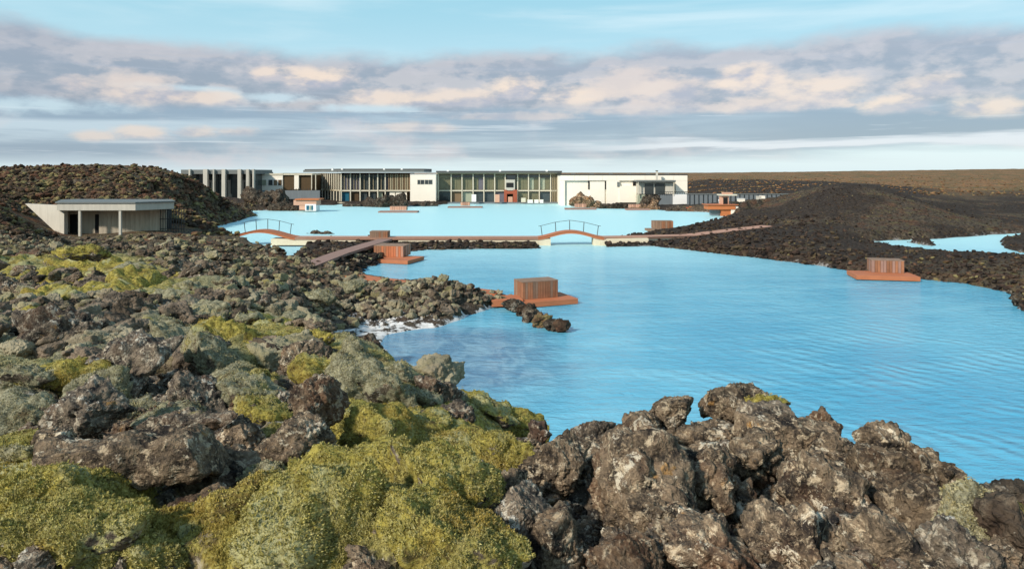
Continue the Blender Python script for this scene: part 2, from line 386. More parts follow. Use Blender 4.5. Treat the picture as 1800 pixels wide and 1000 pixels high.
def make_water_mat():
    m, k, b = new_mat('milky_water')
    pos = k.n.new('ShaderNodeNewGeometry').outputs['Position']; x, y, z = k.sep(pos)[:3]
    a = k.noise(k.vm('MULTIPLY', pos, (1., .55, 1.)), .10, 4, .55)
    a2 = k.noise(k.vm('MULTIPLY', pos, (.5, 1.5, 1.)), .32, 5, .6, .4)
    c = k.mix(k.ss(a, .35, .65), (.085, .40, .58), (.15, .50, .66))
    c = k.mix(k.m('MULTIPLY', k.ss(a2, .42, .66), .50), c, (.24, .60, .74))
    c = k.mix(k.m('MULTIPLY', k.m('MULTIPLY', k.ss(k.m('ADD', x, k.m('MULTIPLY', k.m('SUBTRACT', a, .5), 10.)), 4., 16.), k.ss(y, 34., 18.)), .5), c, (.035, .31, .51))
    # greyer, darker water in the cove beside the white beach
    dx = k.m('DIVIDE', k.m('ADD', x, 3.0), 5.5); dy = k.m('DIVIDE', k.m('SUBTRACT', y, 26.5), 6.5)
    d = k.m('ADD', k.m('SQRT', k.m('ADD', k.m('MULTIPLY', dx, dx), k.m('MULTIPLY', dy, dy))), k.m('MULTIPLY', k.m('SUBTRACT', a2, .5), 1.1))
    cove = k.ss(d, 1.3, .45)
    cc = k.mix(k.ss(k.noise(k.vm('MULTIPLY', pos, (1., .6, 1.)), .8, 6, .6, 1.0), .4, .65), (.11, .22, .34), (.24, .38, .48))
    c = k.mix(k.m('MULTIPLY', cove, .88), c, cc)
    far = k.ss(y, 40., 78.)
    c = k.mix(far, c, (.50, .82, .84))  # paler with distance: grazing sky reflection put into the base colour
    k.l.new(c, b.inputs['Base Color']); b.inputs['Roughness'].default_value = .12; b.inputs['IOR'].default_value = 1.33
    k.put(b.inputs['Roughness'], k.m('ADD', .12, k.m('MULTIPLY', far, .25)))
    # ripples: short wind chop everywhere, long parallel wavelets in the open water at the right
    r1 = k.noise(k.vm('MULTIPLY', pos, (.8, 1.9, 1.)), 1.5, 5, .6, .6)
    r2 = k.noise(k.vm('MULTIPLY', pos, (1., 1.6, 1.)), 5., 4, .6, .3)
    rot = k.comb(k.m('ADD', k.m('MULTIPLY', x, .85), k.m('MULTIPLY', y, .52)), k.m('SUBTRACT', k.m('MULTIPLY', y, .85), k.m('MULTIPLY', x, .52)), 0.)
    wv = k.n.new('ShaderNodeTexWave'); wv.wave_type = 'BANDS'; wv.bands_direction = 'X'; k.l.new(rot, wv.inputs['Vector'])
    wv.inputs['Scale'].default_value = .42; wv.inputs['Distortion'].default_value = 9.0; wv.inputs['Detail'].default_value = 3.5
    wv.inputs['Detail Scale'].default_value = .55; wv.inputs['Detail Roughness'].default_value = .55
    ws = k.ss(k.m('ADD', x, k.m('MULTIPLY', k.m('SUBTRACT', a, .5), 12.)), 1., 11.)
    ws = k.m('MULTIPLY', ws, k.ss(y, 40., 22.))
    hh = k.m('ADD', k.m('MULTIPLY', r1, .13), k.m('MULTIPLY', r2, .030))
    hh = k.m('ADD', hh, k.m('MULTIPLY', wv.outputs['Fac'], k.m('MULTIPLY', k.m('MULTIPLY', ws, k.ss(a2, .35, .65)), .060)))
    k.l.new(k.bump(hh, .8, 1.), b.inputs['Normal'])
    return m
M['water'] = make_water_mat()

# ------------------------------------------------------------------ terrain: shores
def W(*pts): return [onwater(px, py) for px, py in pts]
LAND = []
# foreground and left land up to the headland and round the left hill
LAND.append([(30, -8), (14, 0), (11., 5.5), (8.6, 8.6), (5.6, 11.2), (3.2, 13.), (1.7, 15.5)]+W((962, 782), (920, 742), (800, 698), (765, 672), (702, 657), (692, 638), (700, 620),
        (672, 604), (684, 588), (715, 583), (765, 577), (800, 564), (866, 542), (905, 538), (908, 528), (842, 514), (790, 503), (740, 500), (700, 502), (640, 493), (612, 487), (560, 478), (520, 462), (440, 436), (395, 420), (350, 411),
        (360, 402), (400, 394), (448, 380), (446, 374))+[(-58, 135), (-70, 170), (-60, 190), (-400, 190), (-400, -8)])
LAND.append(W((500, 462), (522, 452), (532, 434), (558, 424), (640, 421), (700, 421), (800, 423), (948, 424), (950, 437), (900, 438), (850, 437), (790, 439), (735, 440), (705, 444), (680, 460), (655, 468), (628, 482), (622, 492), (590, 500)))
LAND.append(W((1062, 434), (1150, 433), (1205, 439), (1300, 450), (1400, 462), (1500, 476), (1600, 489), (1700, 500), (1768, 514), (1785, 540), (1840, 562))+[(60, 33), (400, 30), (400, 210), (70, 210)]+W((1350, 376), (1322, 386), (1280, 390), (1215, 400), (1145, 408), (1125, 414), (1062, 423)))
HOLE = W((1478, 434), (1520, 427), (1560, 423), (1640, 421), (1740, 413), (1800, 410), (1900, 409), (1950, 430), (1900, 455), (1800, 456), (1740, 452), (1640, 446), (1560, 438))
LAND.append(W((1757, 424), (1800, 414), (1880, 414), (1900, 440), (1830, 447), (1790, 444), (1765, 436)))
FARS = [(-400, 6000), (-400, 150)]+[(-70, 150)]+W((430, 371), (470, 370), (520, 371), (556, 371), (560, 361), (600, 360), (640, 363), (700, 364), (762, 362), (800, 357), (985, 357), (1010, 364), (1060, 363), (1110, 366), (1180, 371), (1240, 373), (1300, 383), (1350, 377))+[(60, 130), (400, 130), (4000, 6000)]
LAND.append(FARS)
LAND.append(W((1615, 430), (1590, 426), (1625, 424), (1650, 430), (1640, 433)))
def sdist(P, poly):                        # signed distance, + inside
    poly = np.array(poly, float); n = len(poly); d = np.full(len(P), 1e9); ins = np.zeros(len(P), bool)
    for i in range(n):
        a = poly[i]; b = poly[(i+1) % n]; e = b-a; w = P-a
        t = np.clip((w@e)/(e@e+1e-9), 0, 1); q = w-t[:, None]*e
        d = np.minimum(d, np.hypot(q[:, 0], q[:, 1]))
        c = (a[1] > P[:, 1]) != (b[1] > P[:, 1])
        with np.errstate(divide='ignore', invalid='ignore'):
            xi = a[0]+(P[:, 1]-a[1])*e[0]/(e[1] if e[1] != 0 else 1e-9)
        ins ^= c & (P[:, 0] < xi)
    return np.where(ins, d, -d)

# ------------------------------------------------------------------ terrain: heights
CP = []                                    # (u, lnY, z)
def cp(px, py, Y): CP.append(((px-900)/F, math.log(Y), EYE-(py-HOR)*Y/F))
def cz(px, Y, z): CP.append(((px-900)/F, math.log(Y), z))
for px in (-500, -200, 30, 200, 360):
    for py, Y in ((1000, 3.), (900, 3.9), (800, 5.3), (700, 7.6), (620, 11), (560, 16), (500, 24), (462, 33), (438, 43), (422, 54)): cp(px, py, Y)
    cz(px, 1.5, 5.5)
for py, Y in ((1000, 3.), (900, 4.), (800, 5.5), (715, 7.4), (640, 10.2), (590, 14), (545, 20), (505, 29), (480, 38)): cp(500, py, Y)
for py, Y in ((1000, 3.), (900, 4.1), (800, 5.6), (720, 7.4), (650, 10.), (600, 12.8)): cp(600, py, Y)
for Y, z in ((17, 2.4), (21, 1.6), (26, .7), (30, .3), (34, .25)): cz(600, Y, z)
for py, Y in ((1000, 3.1), (900, 4.2), (800, 5.8), (730, 7.7), (668, 11.)): cp(700, py, Y)
for Y, z in ((14, 2.6), (18, 1.1), (24, .1), (30, -.3)): cz(700, Y, z)
for py, Y in ((1000, 3.1), (900, 4.2), (800, 6.0), (738, 8.3), (712, 10.)): cp(820, py, Y)
for Y, z in ((13, 2.4), (17, .9), (21, 0.)): cz(820, Y, z)
for py, Y in ((1000, 3.2), (900, 4.3), (825, 5.6)): cp(950, py, Y)
for Y, z in ((7.5, 3.7), (11, 1.9), (15, .5), (19, -.3)): cz(955, Y, z)
for py, Y in ((1000, 3.0), (900, 3.8), (810, 4.8), (765, 5.6)): cp(1090, py, Y)
for Y, z in ((7.5, 3.7), (10, 1.6), (14, -.2)): cz(1090, Y, z)
for py, Y in ((1000, 2.9), (870, 4.), (790, 5.1), (728, 6.2)): cp(1285, py, Y)
for Y, z in ((8, 3.3), (10.5, 1.2), (13, -.3)): cz(1285, Y, z)
for py, Y in ((1000, 2.8), (870, 3.8), (795, 4.9), (765, 5.5)): cp(1450, py, Y)
for Y, z in ((7, 3.3), (9, 1.4), (12, -.3)): cz(1450, Y, z)
for py, Y in ((1000, 2.7), (900, 3.4), (838, 4.2)): cp(1610, py, Y)
for Y, z in ((5.6, 3.4), (8, 1.0), (11, -.5)): cz(1610, Y, z)
for py, Y in ((1000, 2.6), (915, 3.3)): cp(1700, py, Y)
for Y, z in ((4.5, 3.9), (7, 1.0), (10, -.5)): cz(1700, Y, z)
for px in (1820, 2000):
    for py, Y in ((1000, 2.5), (900, 3.4)): cp(px, py, Y)
    for Y, z in ((4.5, 4.0), (7, 1.2), (10, -.5)): cz(px, Y, z)
for px in (900, 1200, 1500, 1900, 2100): cz(px, 1.5, 5.55)
# headland by the docks
for px, py, Y in ((600, 520, 37), (650, 518, 37), (700, 503, 37), (740, 494, 36.8), (800, 503, 36.5), (860, 524, 36.6), (890, 530, 37), (640, 540, 34.), (560, 500, 36)): cp(px, py, Y)
for px, Y, z in ((700, 33.5, .35), (640, 31, .12), (610, 29.5, .15), (780, 41, .4)): cz(px, Y, z)
# left hill and the ground round the bunker
for px, py, Y in ((-400, 300, 90), (-100, 300, 80), (0, 299, 78), (60, 298, 80), (150, 295, 84), (230, 296, 88), (300, 301, 94), (340, 312, 97), (380, 335, 101), (420, 360, 107), (438, 372, 110)): cp(px, py, Y)
for px, py, Y in ((-300, 330, 58), (-100, 335, 56), (10, 350, 54), (-60, 400, 48), (300, 395, 66), (380, 392, 80), (420, 380, 97), (180, 352, 66.5), (60, 350, 66.5), (290, 350, 68)): cp(px, py, Y)
for px in (110, 180, 300): cp(px, 413, 57.5); cz(px, 62, 1.95)
for px, Y, z in ((0, 130, 4), (200, 140, 3.5), (380, 140, 2.5)): cz(px, Y, z)
# causeways
for px in (540, 620, 700, 800, 940): cz(px, 64, .35); cz(px, 68, .45); cz(px, 72, .3)
for px, Y, z in ((560, 54, .8), (600, 50, .6), (640, 56, .6), (1080, 68, .2), (1150, 67, .3), (1200, 66, .45), (1250, 68, .6), (1300, 60, .6), (1300, 74, .7), (1360, 80, .85), (1400, 56, .8)): cz(px, Y, z)
# right hill, shore and the flats
for px, py, Y in ((1490, 322, 100), (1450, 325, 101), (1415, 334, 101), (1540, 326, 98), (1570, 334, 96), (1605, 345, 94), (1640, 360, 90), (1385, 352, 98), (1350, 374, 94), (1440, 385, 82), (1500, 380, 82), (1560, 390, 80), (1380, 400, 78), (1480, 415, 66), (1400, 430, 60)): cp(px, py, Y)
for px, Y, z in ((1500, 56, .42), (1600, 51, .42), (1700, 48, .5), (1800, 40, .6), (1950, 38, .6), (1640, 72, .7), (1750, 82, .8), (1900, 84, .8), (1820, 66, .5)): cz(px, Y, z)
for px, py, Y in ((1650, 372, 100), (1700, 360, 120), (1800, 355, 130), (1750, 335, 190), (1650, 336, 170), (1580, 322, 230), (1850, 320, 260), (1250, 341, 165), (1300, 341, 160), (1390, 343, 150)): cp(px, py, Y)
for px in (1215, 1300, 1390): cp(px, 319, 182); cp(px, 316, 215)
for px in (1215, 1400, 1600, 1800, 2100): cp(px, 308 if px < 1500 else 306, 420); cp(px, 304.5-max(0, px-1250)*.011, 1200); cz(px, 3200, 4)
cp(1500, 301.8, 1100); cp(1650, 299, 1000)
for px in (-500, 0, 450, 800, 1100): cz(px, 190, 1.2); cz(px, 260, 2.5); cp(px, 306, 700); cp(px, 304.3, 2500)
for px in (500, 600, 700, 800, 900, 1000, 1100, 1200): cz(px, 145, .4); cz(px, 165, .8)
CP = np.array(CP)
def _rk(d2): return np.sqrt(d2+.0015)
_A = CP[:, :2]*np.array([1.0, .8])
_K = _rk(((_A[:, None, :]-_A[None, :, :])**2).sum(-1)); _n = len(_A)
_Mx = np.zeros((_n+1, _n+1)); _Mx[:_n, :_n] = _K-np.eye(_n)*.012; _Mx[:_n, _n] = 1; _Mx[_n, :_n] = 1
_w = np.linalg.solve(_Mx, np.append(CP[:, 2], 0))
def base_h(X, Y):
    u = X/Y; v = np.log(Y)*.8; out = np.full(len(X), _w[-1])
    for i in range(_n): out += _w[i]*_rk((u-_A[i, 0])**2+(v-_A[i, 1])**2)
    return out

# what grows where: (px, py, rx, ry, kind, weight) seen on the bare ground, kind m = yellow-green moss, g = grey moss, r = bare rock
ZONES = [(150, 485, 150, 45, 'm', .75), (240, 515, 80, 30, 'm', .8), (90, 440, 100, 20, 'm', .6), (480, 605, 120, 55, 'm', 1.1), (430, 640, 70, 30, 'm', .7), (660, 680, 130, 45, 'm', .9), (590, 640, 60, 40, 'm', .5),
    (640, 745, 110, 60, 'm', 1.2), (820, 800, 130, 60, 'm', 1.1), (860, 730, 110, 30, 'm', 1.), (540, 900, 260, 110, 'm', 1.3), (740, 940, 170, 110, 'm', 1.3), (430, 960, 160, 90, 'm', 1.3),
    (90, 950, 170, 85, 'm', 1.3), (50, 870, 80, 50, 'm', 1.0), (120, 690, 70, 35, 'm', .9), (470, 715, 60, 35, 'm', .9), (180, 900, 70, 40, 'm', .8), (1340, 722, 70, 22, 'm', .6), (1050, 765, 45, 25, 'm', .8),
    (1690, 945, 75, 70, 'm', .7), (1740, 885, 60, 25, 'm', .8), (430, 450, 60, 16, 'm', .7), (620, 480, 60, 22, 'm', .4), (700, 760, 120, 60, 'm', .7),
    (90, 660, 150, 55, 'g', 1.), (40, 750, 60, 40, 'g', .8), (330, 625, 110, 40, 'g', .9), (300, 580, 60, 22, 'g', 1), (200, 470, 90, 30, 'g', .5), (390, 500, 70, 40, 'g', .6), (420, 670, 50, 30, 'g', .9),
    (310, 730, 60, 25, 'g', .9), (640, 630, 70, 50, 'g', .8), (720, 690, 60, 25, 'g', .5), (650, 500, 90, 25, 'g', .5), (500, 545, 90, 22, 'g', .7), (470, 840, 70, 25, 'g', .5), (690, 720, 60, 20, 'g', .5),
    (250, 780, 200, 45, 'r', 1.4), (380, 850, 150, 60, 'r', 1.5), (530, 750, 70, 70, 'r', 1.3), (430, 800, 90, 60, 'r', 1.), (300, 900, 90, 60, 'r', 1.1), (400, 910, 70, 40, 'r', .8), (240, 660, 110, 45, 'r', .6), (120, 590, 150, 50, 'r', 1.1),
    (520, 650, 60, 35, 'r', .9), (350, 690, 50, 35, 'r', .6), (500, 500, 120, 60, 'r', .8), (330, 470, 90, 40, 'r', .6), (1300, 850, 380, 220, 'r', 2.5), (960, 880, 80, 90, 'r', 1.6), (770, 690, 45, 25, 'r', 1),
    (790, 735, 50, 22, 'r', .9), (820, 830, 70, 28, 'r', .9), (700, 560, 200, 60, 'r', .9), (220, 430, 250, 30, 'r', .4), (920, 960, 70, 70, 'r', 1.1), (950, 770, 30, 30, 'r', 1)]
def masks(X, Y, B):
    px = 900+F*X/Y; py = HOR+(EYE-B)*F/Y
    wx = fbm(np.stack([X, Y], 1)/Y[:, None]**.5, 1.6, 4, .6, 3); wy = fbm(np.stack([X, Y], 1)/Y[:, None]**.5, 1.6, 4, .6, 13)
    px = px+wx*55; py = py+wy*35
    s = {'m': 0., 'g': 0., 'r': .25}
    for (cx, cy, rx, ry, kd, wt) in ZONES:
        s[kd] = s[kd]+wt*np.exp(-1.6*(((px-cx)/rx)**2+((py-cy)/ry)**2))
    n = fbm(np.stack([X, Y], 1), .9, 4, .6, 21)
    moss = np.clip((s['m']+s['g'])/(s['m']+s['g']+s['r']+1e-6)+n*.45+.04, 0, 1)
    grey = np.clip(s['g']/(s['m']+s['g']+.02)+fbm(np.stack([X, Y], 1), .6, 3, .6, 31)*.5, 0, 1)
    near = 1-sst(Y, 30, 48)
    moss = moss*near*(1-sst(Y, 24, 34)*sst(X, -12, -9)*.6)
    return moss, grey

def height(X, Y, full=False):
    X = np.asarray(X, float); Y = np.asarray(Y, float); P = np.stack([X, Y], 1)
    B = base_h(X, Y); moss, grey = masks(X, Y, B)
    pile = sst(X/Y, .0, .06)*(1-sst(Y, 6.5, 9)); B = B-.13*pile
    d = sdist(P, LAND[0]); reg = np.zeros(len(X), int)
    for i in range(1, len(LAND)):
        q = sdist(P, LAND[i])
        if i in (3,): continue
        reg = np.where(q > d, i, reg); d = np.maximum(d, q)
    hole = sdist(P, HOLE); d = np.where(hole > -d, -hole, d) if False else np.minimum(d, -hole)
    isl = sdist(P, LAND[3]); d = np.maximum(d, isl); spit = sdist(P, LAND[5]); d = np.maximum(d, spit)
    d = d+fbm(P, .45, 3, .5, 71)*.35*np.clip(Y/30, .2, 1)
    # relief
    mh = moss
    r1 = fbm(P, .33, 3, .5, 41)
    P2 = P+np.stack([fbm(P, 2.2, 2, .5, 51), fbm(P, 2.2, 2, .5, 52)], 1)*.12
    w1 = worley(P2, 1.15, 61); w2 = worley(P2, 3.2, 62)
    w0 = worley(P2, .62, 60)
    dome = np.sqrt(np.clip(1-(w0*1.0)**2, 0, 1))*.55+np.sqrt(np.clip(1-(w1*1.05)**2, 0, 1))*.30+np.sqrt(np.clip(1-(w2*1.05)**2, 0, 1))*.08-.44
    near = 1-sst(Y, 9, 16)
    fine = (fbm(P, 22, 3, .6, 63)*.010+fbm(P, 7, 2, .5, 64)*.022)*near
    zm = dome+fine+r1*.16
    f1, f2, cid = worley(P+np.stack([fbm(P, 3, 3, .6, 53), fbm(P, 3, 3, .6, 54)], 1)*.16, 2.4, 65, True)
    crag = (np.clip((f2-f1)*2.2, 0, 1)**.5)*.16+cid*.20-.15
    zr = crag+ridged(P, 1.1, 5, .55, 66)*.17-.05+fbm(P, 9, 3, .6, 67)*.035*near+r1*.10
    far = sst(Y, 30, 60)
    rel = (zm*mh+zr*(1-mh))*(1-.25*far)
    rel = rel-np.exp(-((X/Y)**2)*0)*.06
    rel *= 1-sst(Y, 170, 400)
    rel += sst(Y, 70, 140)*(fbm(P, .06, 4, .5, 81)*.5)*(reg != 0)*sst(B, 1., 3.)
    rel += sst(Y, 120, 300)*sst(B, 2, 4)*(fbm(P, .02, 5, .6, 82)*.9)
    bch = np.clip(np.exp(-(((X+6.4)/3.0)**2+((Y-29.6)/2.0)**2)**2)+np.exp(-(((X+3.2)/2.4)**2+((Y-32.)/1.1)**2)**2)+np.exp(-(((X+1.4)/1.6)**2+((Y-34.6)/1.0)**2)**2), 0, 1)
    rel *= 1-bch; B = B*(1-bch)+np.clip(B, .06, .16)*bch
    flat = sst(B, 1.6, .5)*sst(Y, 28, 40)
    mid = sst(Y, 12, 18)*(1-sst(Y, 44, 54))*(X < 0)*(1-flat)*(1-bch)
    rel += mid*(ridged(P, .30, 4, .55, 95)*.34+ridged(P, .9, 3, .5, 96)*.12-.08)
    rel *= 1-.45*flat
    # level building ground round the bunker and along the walkways
    bunk = np.exp(-(((X+37)/9)**4+((Y-61)/5)**4)); rel *= 1-.9*bunk
    rel *= 1+.35*pile
    Z = B+rel
    bank = d*(.9+.5*vn(P*.9, 90))-.10+np.clip(ridged(P, 1.4, 4, .6, 91)*.22, -.2, .5)*sst(d, -.2, .6)
    bank = np.where(d > 6, 99, bank)
    k_ = .12; hh = np.clip(.5+.5*(bank-Z)/k_, 0, 1); Zs = bank*(1-hh)+Z*hh-k_*hh*(1-hh)
    Z = np.where(d > 6, Z, Zs)
    Z = np.maximum(Z, -.8)
    if full: return Z, moss, grey, reg, d, B
    return Z

def build_terrain():
    nu = 940; us = np.linspace(-1.02, 1.02, nu)
    vs_ = np.concatenate([np.arange(math.log(1.5), math.log(13), .0042), np.arange(math.log(13), math.log(130), .0062), np.arange(math.log(130), math.log(6000), .03)])
    Ys = np.exp(vs_); U, V = np.meshgrid(us, Ys); X = (U*V).ravel(); Y = V.ravel(); nv = len(Ys)
    Z, moss, grey, reg, d, B = height(X, Y, True)
    far = sst(Y, 20, 45)
    # sideways jostle so rock edges are not a pure height field
    P3 = np.stack([X, Y, Z*1.5], 1)
    jm = (.045*(1-moss)+.01)*(1-sst(Y, 10, 40))
    X2 = X+fbm(P3, 4.5, 3, .6, 101)*jm*1.6; Y2 = Y+fbm(P3, 4.5, 3, .6, 102)*jm*1.6
    P = np.stack([X, Y], 1)
    px = 900+F*X/Y
    brown = sst(Y, 183, 200)+sst(Y, 105, 150)*sst(px, 1590, 1700)*sst(B, 1.5, 2.8)
    brown = np.clip(brown+sst(Y, 250, 400), 0, 1)
    hill = sst(Y, 50, 58)*sst(px, 1250, 1330)*(1-brown)
    brown = np.clip(brown, 0, 1); dark = np.clip(hill*(1.05-.55*sst(fbm(P, .12, 3, .5, 111), .0, .4))+sst(Y, 46, 60)*(px > 470)*sst(px, 1330, 1250)*(Y < 110)+sst(Y, 120, 135)*(1-brown)*(px < 1600), 0, 1)
    dark = np.clip(dark+sst(B, .9, .3)*sst(Y, 12, 18)*.7*(px > 600), 0, 1)
    dark = np.maximum(dark, (sst(px, 1700, 1745)*(Y < 5)*.9))
    beach = np.exp(-(((X+6.2)/3.6)**2+((Y-29.8)/2.6)**2))+np.exp(-(((X+3.6)/2.8)**2+((Y-32.6)/2.0)**2))+np.exp(-(((X+1.6)/2.)**2+((Y-35)/1.6)**2))+.6*np.exp(-(((X+4.3)/1.3)**2+((Y-25.3)/1.8)**2))
    beach2 = np.exp(-(((X-50)/6)**2+((Y-81)/2.6)**2))
    sil = np.clip(beach*2.2*sst(Z, .7, .3)+beach2*.8*sst(Z, 1.0, .5)+.5*sst(Z, .16, .03)*sst(fbm(P, .3, 3, .5, 121), 0, .3), 0, 1)
    idx = np.arange(nu*nv).reshape(nv, nu)
    q = np.stack([idx[:-1, :-1], idx[:-1, 1:], idx[1:, 1:], idx[1:, :-1]], -1).reshape(-1, 4)
    keep = Z[q].max(1) > -.75; q = q[keep]
    # split into the named pieces of the ground
    cy = Y[q].mean(1); cxp = px[q].mean(1); r = reg[q][:, 0]
    part = np.where((cy > 46) & (r == 0) & (cy < 190) & (cxp < 520), 1, 0)
    part = np.where((r == 2) & (cy > 30), 2, part); part = np.where(r == 1, 3, part); part = np.where((cy > 130) & (r == 4) | (cy > 190), 4, part)
    for pi, name in enumerate(('lava_field', 'hill', 'lava_flats', 'causeway_ground', 'plain')):
        qq = q[part == pi]
        if not len(qq): continue
        used, inv = np.unique(qq, return_inverse=True); inv = inv.reshape(-1, 4)
        me = bpy.data.meshes.new(name); co = np.stack([X2[used], Y2[used], Z[used]], 1).astype(np.float32)
        me.vertices.add(len(used)); me.vertices.foreach_set('co', co.ravel())
        me.loops.add(len(qq)*4); me.loops.foreach_set('vertex_index', inv.astype(np.int32).ravel())
        me.polygons.add(len(qq)); me.polygons.foreach_set('loop_start', np.arange(0, len(qq)*4, 4, dtype=np.int32))
        me.update(calc_edges=True); me.materials.append(M['ground'])
        for an, arr in (('moss', moss), ('grey', grey), ('brown', brown), ('silica', sil), ('dark', dark), ('far', far)):
            a = me.attributes.new(an, 'FLOAT', 'POINT'); a.data.foreach_set('value', arr[used].astype(np.float32))
        me.polygons.foreach_set('use_smooth', np.ones(len(qq), bool))
        tag(link(name, me), kind='structure')
    return us, Ys, Z.reshape(nv, nu), moss.reshape(nv, nu), grey.reshape(nv, nu), B.reshape(nv, nu)
G_u, G_Y, G_Z, G_m, G_g, G_B = build_terrain()
def gi(X, Y):
    i = np.clip(np.searchsorted(G_Y, Y), 0, len(G_Y)-1); j = np.clip(np.round((X/Y-G_u[0])/(G_u[1]-G_u[0])).astype(int), 0, len(G_u)-1); return i, j
def ground_z(x, y):
    i, j = gi(np.array([x]), np.array([y])); return float(G_Z[i[0], j[0]])
def hit(px, py, y0=1.6, y1=400.):          # where a line of sight meets the ground
    j = int(round(((px-900)/F-G_u[0])/(G_u[1]-G_u[0])))
    if j < 0 or j >= len(G_u): return None
    ray = EYE-(py-HOR)*G_Y/F; ok = np.nonzero((ray < G_Z[:, j]) & (G_Y > y0) & (G_Y < y1))[0]
    if not len(ok): return None
    i = ok[0]; return (px-900)*G_Y[i]/F, G_Y[i], float(G_Z[i, j]), i, j

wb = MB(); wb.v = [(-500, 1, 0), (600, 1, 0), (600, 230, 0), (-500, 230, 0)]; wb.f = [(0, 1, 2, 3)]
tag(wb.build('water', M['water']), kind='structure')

# ------------------------------------------------------------------ boulders
import bmesh
_ico = {}
def ico(sub):
    if sub not in _ico:
        bm = bmesh.new(); bmesh.ops.create_icosphere(bm, subdivisions=sub, radius=1.0)
        v = np.array([p.co[:] for p in bm.verts]); f = np.array([[q.index for q in p.verts] for p in bm.faces]); bm.free(); _ico[sub] = (v, f)
    return _ico[sub]
def rock_mesh(name, mat, sub=6, kind='a', seed=0, dims=(1, 1, 1), rough=1.0):
    """unit boulder: broken planes for angular blocks, clustered lumps for clinker; then pits and crust"""
    v, f = ico(sub); r = np.random.default_rng(seed)
    n = r.normal(size=(15 if kind != 'l' else 9, 3)); n /= np.linalg.norm(n, axis=1)[:, None]
    if kind == 'm': n = r.normal(size=(5, 3))
    if kind == 's': n = np.concatenate([n[:8], np.array([[0, 0, 1], [0, 0, -1], [0, -1, .1], [0, 1, 0], [1, 0, .1], [-1, -.2, 0]])])
    n = n/np.linalg.norm(n, axis=1)[:, None]
    dpl = r.uniform(.72, 1.0, len(n))
    if kind == 's': dpl[:8] = r.uniform(1.12, 1.3, 8); dpl[8:] = r.uniform(.76, .86, 6)
    dd = v@n.T
    q = np.where(dd > .05, dpl/np.maximum(dd, .05), 9.)
    kk = {'l': 6., 'm': 3.5, 's': 26.}.get(kind, 14.)
    rad = -np.log(np.exp(-kk*np.minimum(q, 3)).sum(1))/kk
    rad = np.clip(rad, .3, 1.6); p = v*rad[:, None]; p = p/np.abs(p).max(0)
    dm = np.array(dims, float); o = r.uniform(-50, 50, 3)
    ps = p*dm/dm.max()+o; nn = v/dm; nn /= np.linalg.norm(nn, axis=1)[:, None]
    if kind == 'm':
        q1 = ps+.10*np.stack([vn(ps*3, seed+7), vn(ps*3, seed+8), vn(ps*3, seed+9)], 1); w = worley(q1, 2.3, seed+1); w2 = worley(ps, 5.5, seed+2)
        h = (.55-w)*.27+(.5-w2)*.06
    elif kind == 'l':
        w = worley(ps+.12*np.stack([vn(ps*3, seed+7), vn(ps*3, seed+8), vn(ps*3, seed+9)], 1), 2.1, seed+1); w2 = worley(ps, 5.3, seed+2)
        h = (.62-w)*.42+(.5-w2)*.13
    else:
        f1, f2, c = worley(ps+.10*np.stack([vn(ps*4, seed+7), vn(ps*4, seed+8), vn(ps*4, seed+9)], 1), 1.9, seed+1, True)
        w2 = worley(ps, 6., seed+2)
        h = (c-.5)*.11*np.clip((f2-f1)*4, 0, 1)+np.clip((f2-f1)*3, 0, 1)*.06+(.5-w2)*.055
    h = h+fbm(ps, 3.2, 3, .55, seed+3)*.10*rough+fbm(ps, 11, 3, .6, seed+4)*.068*rough+ridged(ps, 24, 2, .6, seed+5)*.020*rough
    p = p*dm/2+nn*h[:, None]*min(dm.max(), dm.mean()*1.3)*.55
    me = bpy.data.meshes.new(name)
    me.vertices.add(len(p)); me.vertices.foreach_set('co', p.astype(np.float32).ravel())
    me.loops.add(len(f)*3); me.loops.foreach_set('vertex_index', f.astype(np.int32).ravel())
    me.polygons.add(len(f)); me.polygons.foreach_set('loop_start', np.arange(0, len(f)*3, 3, dtype=np.int32)); me.update(calc_edges=True)
    me.polygons.foreach_set('use_smooth', np.ones(len(f), bool)); me.materials.append(mat)
    return me

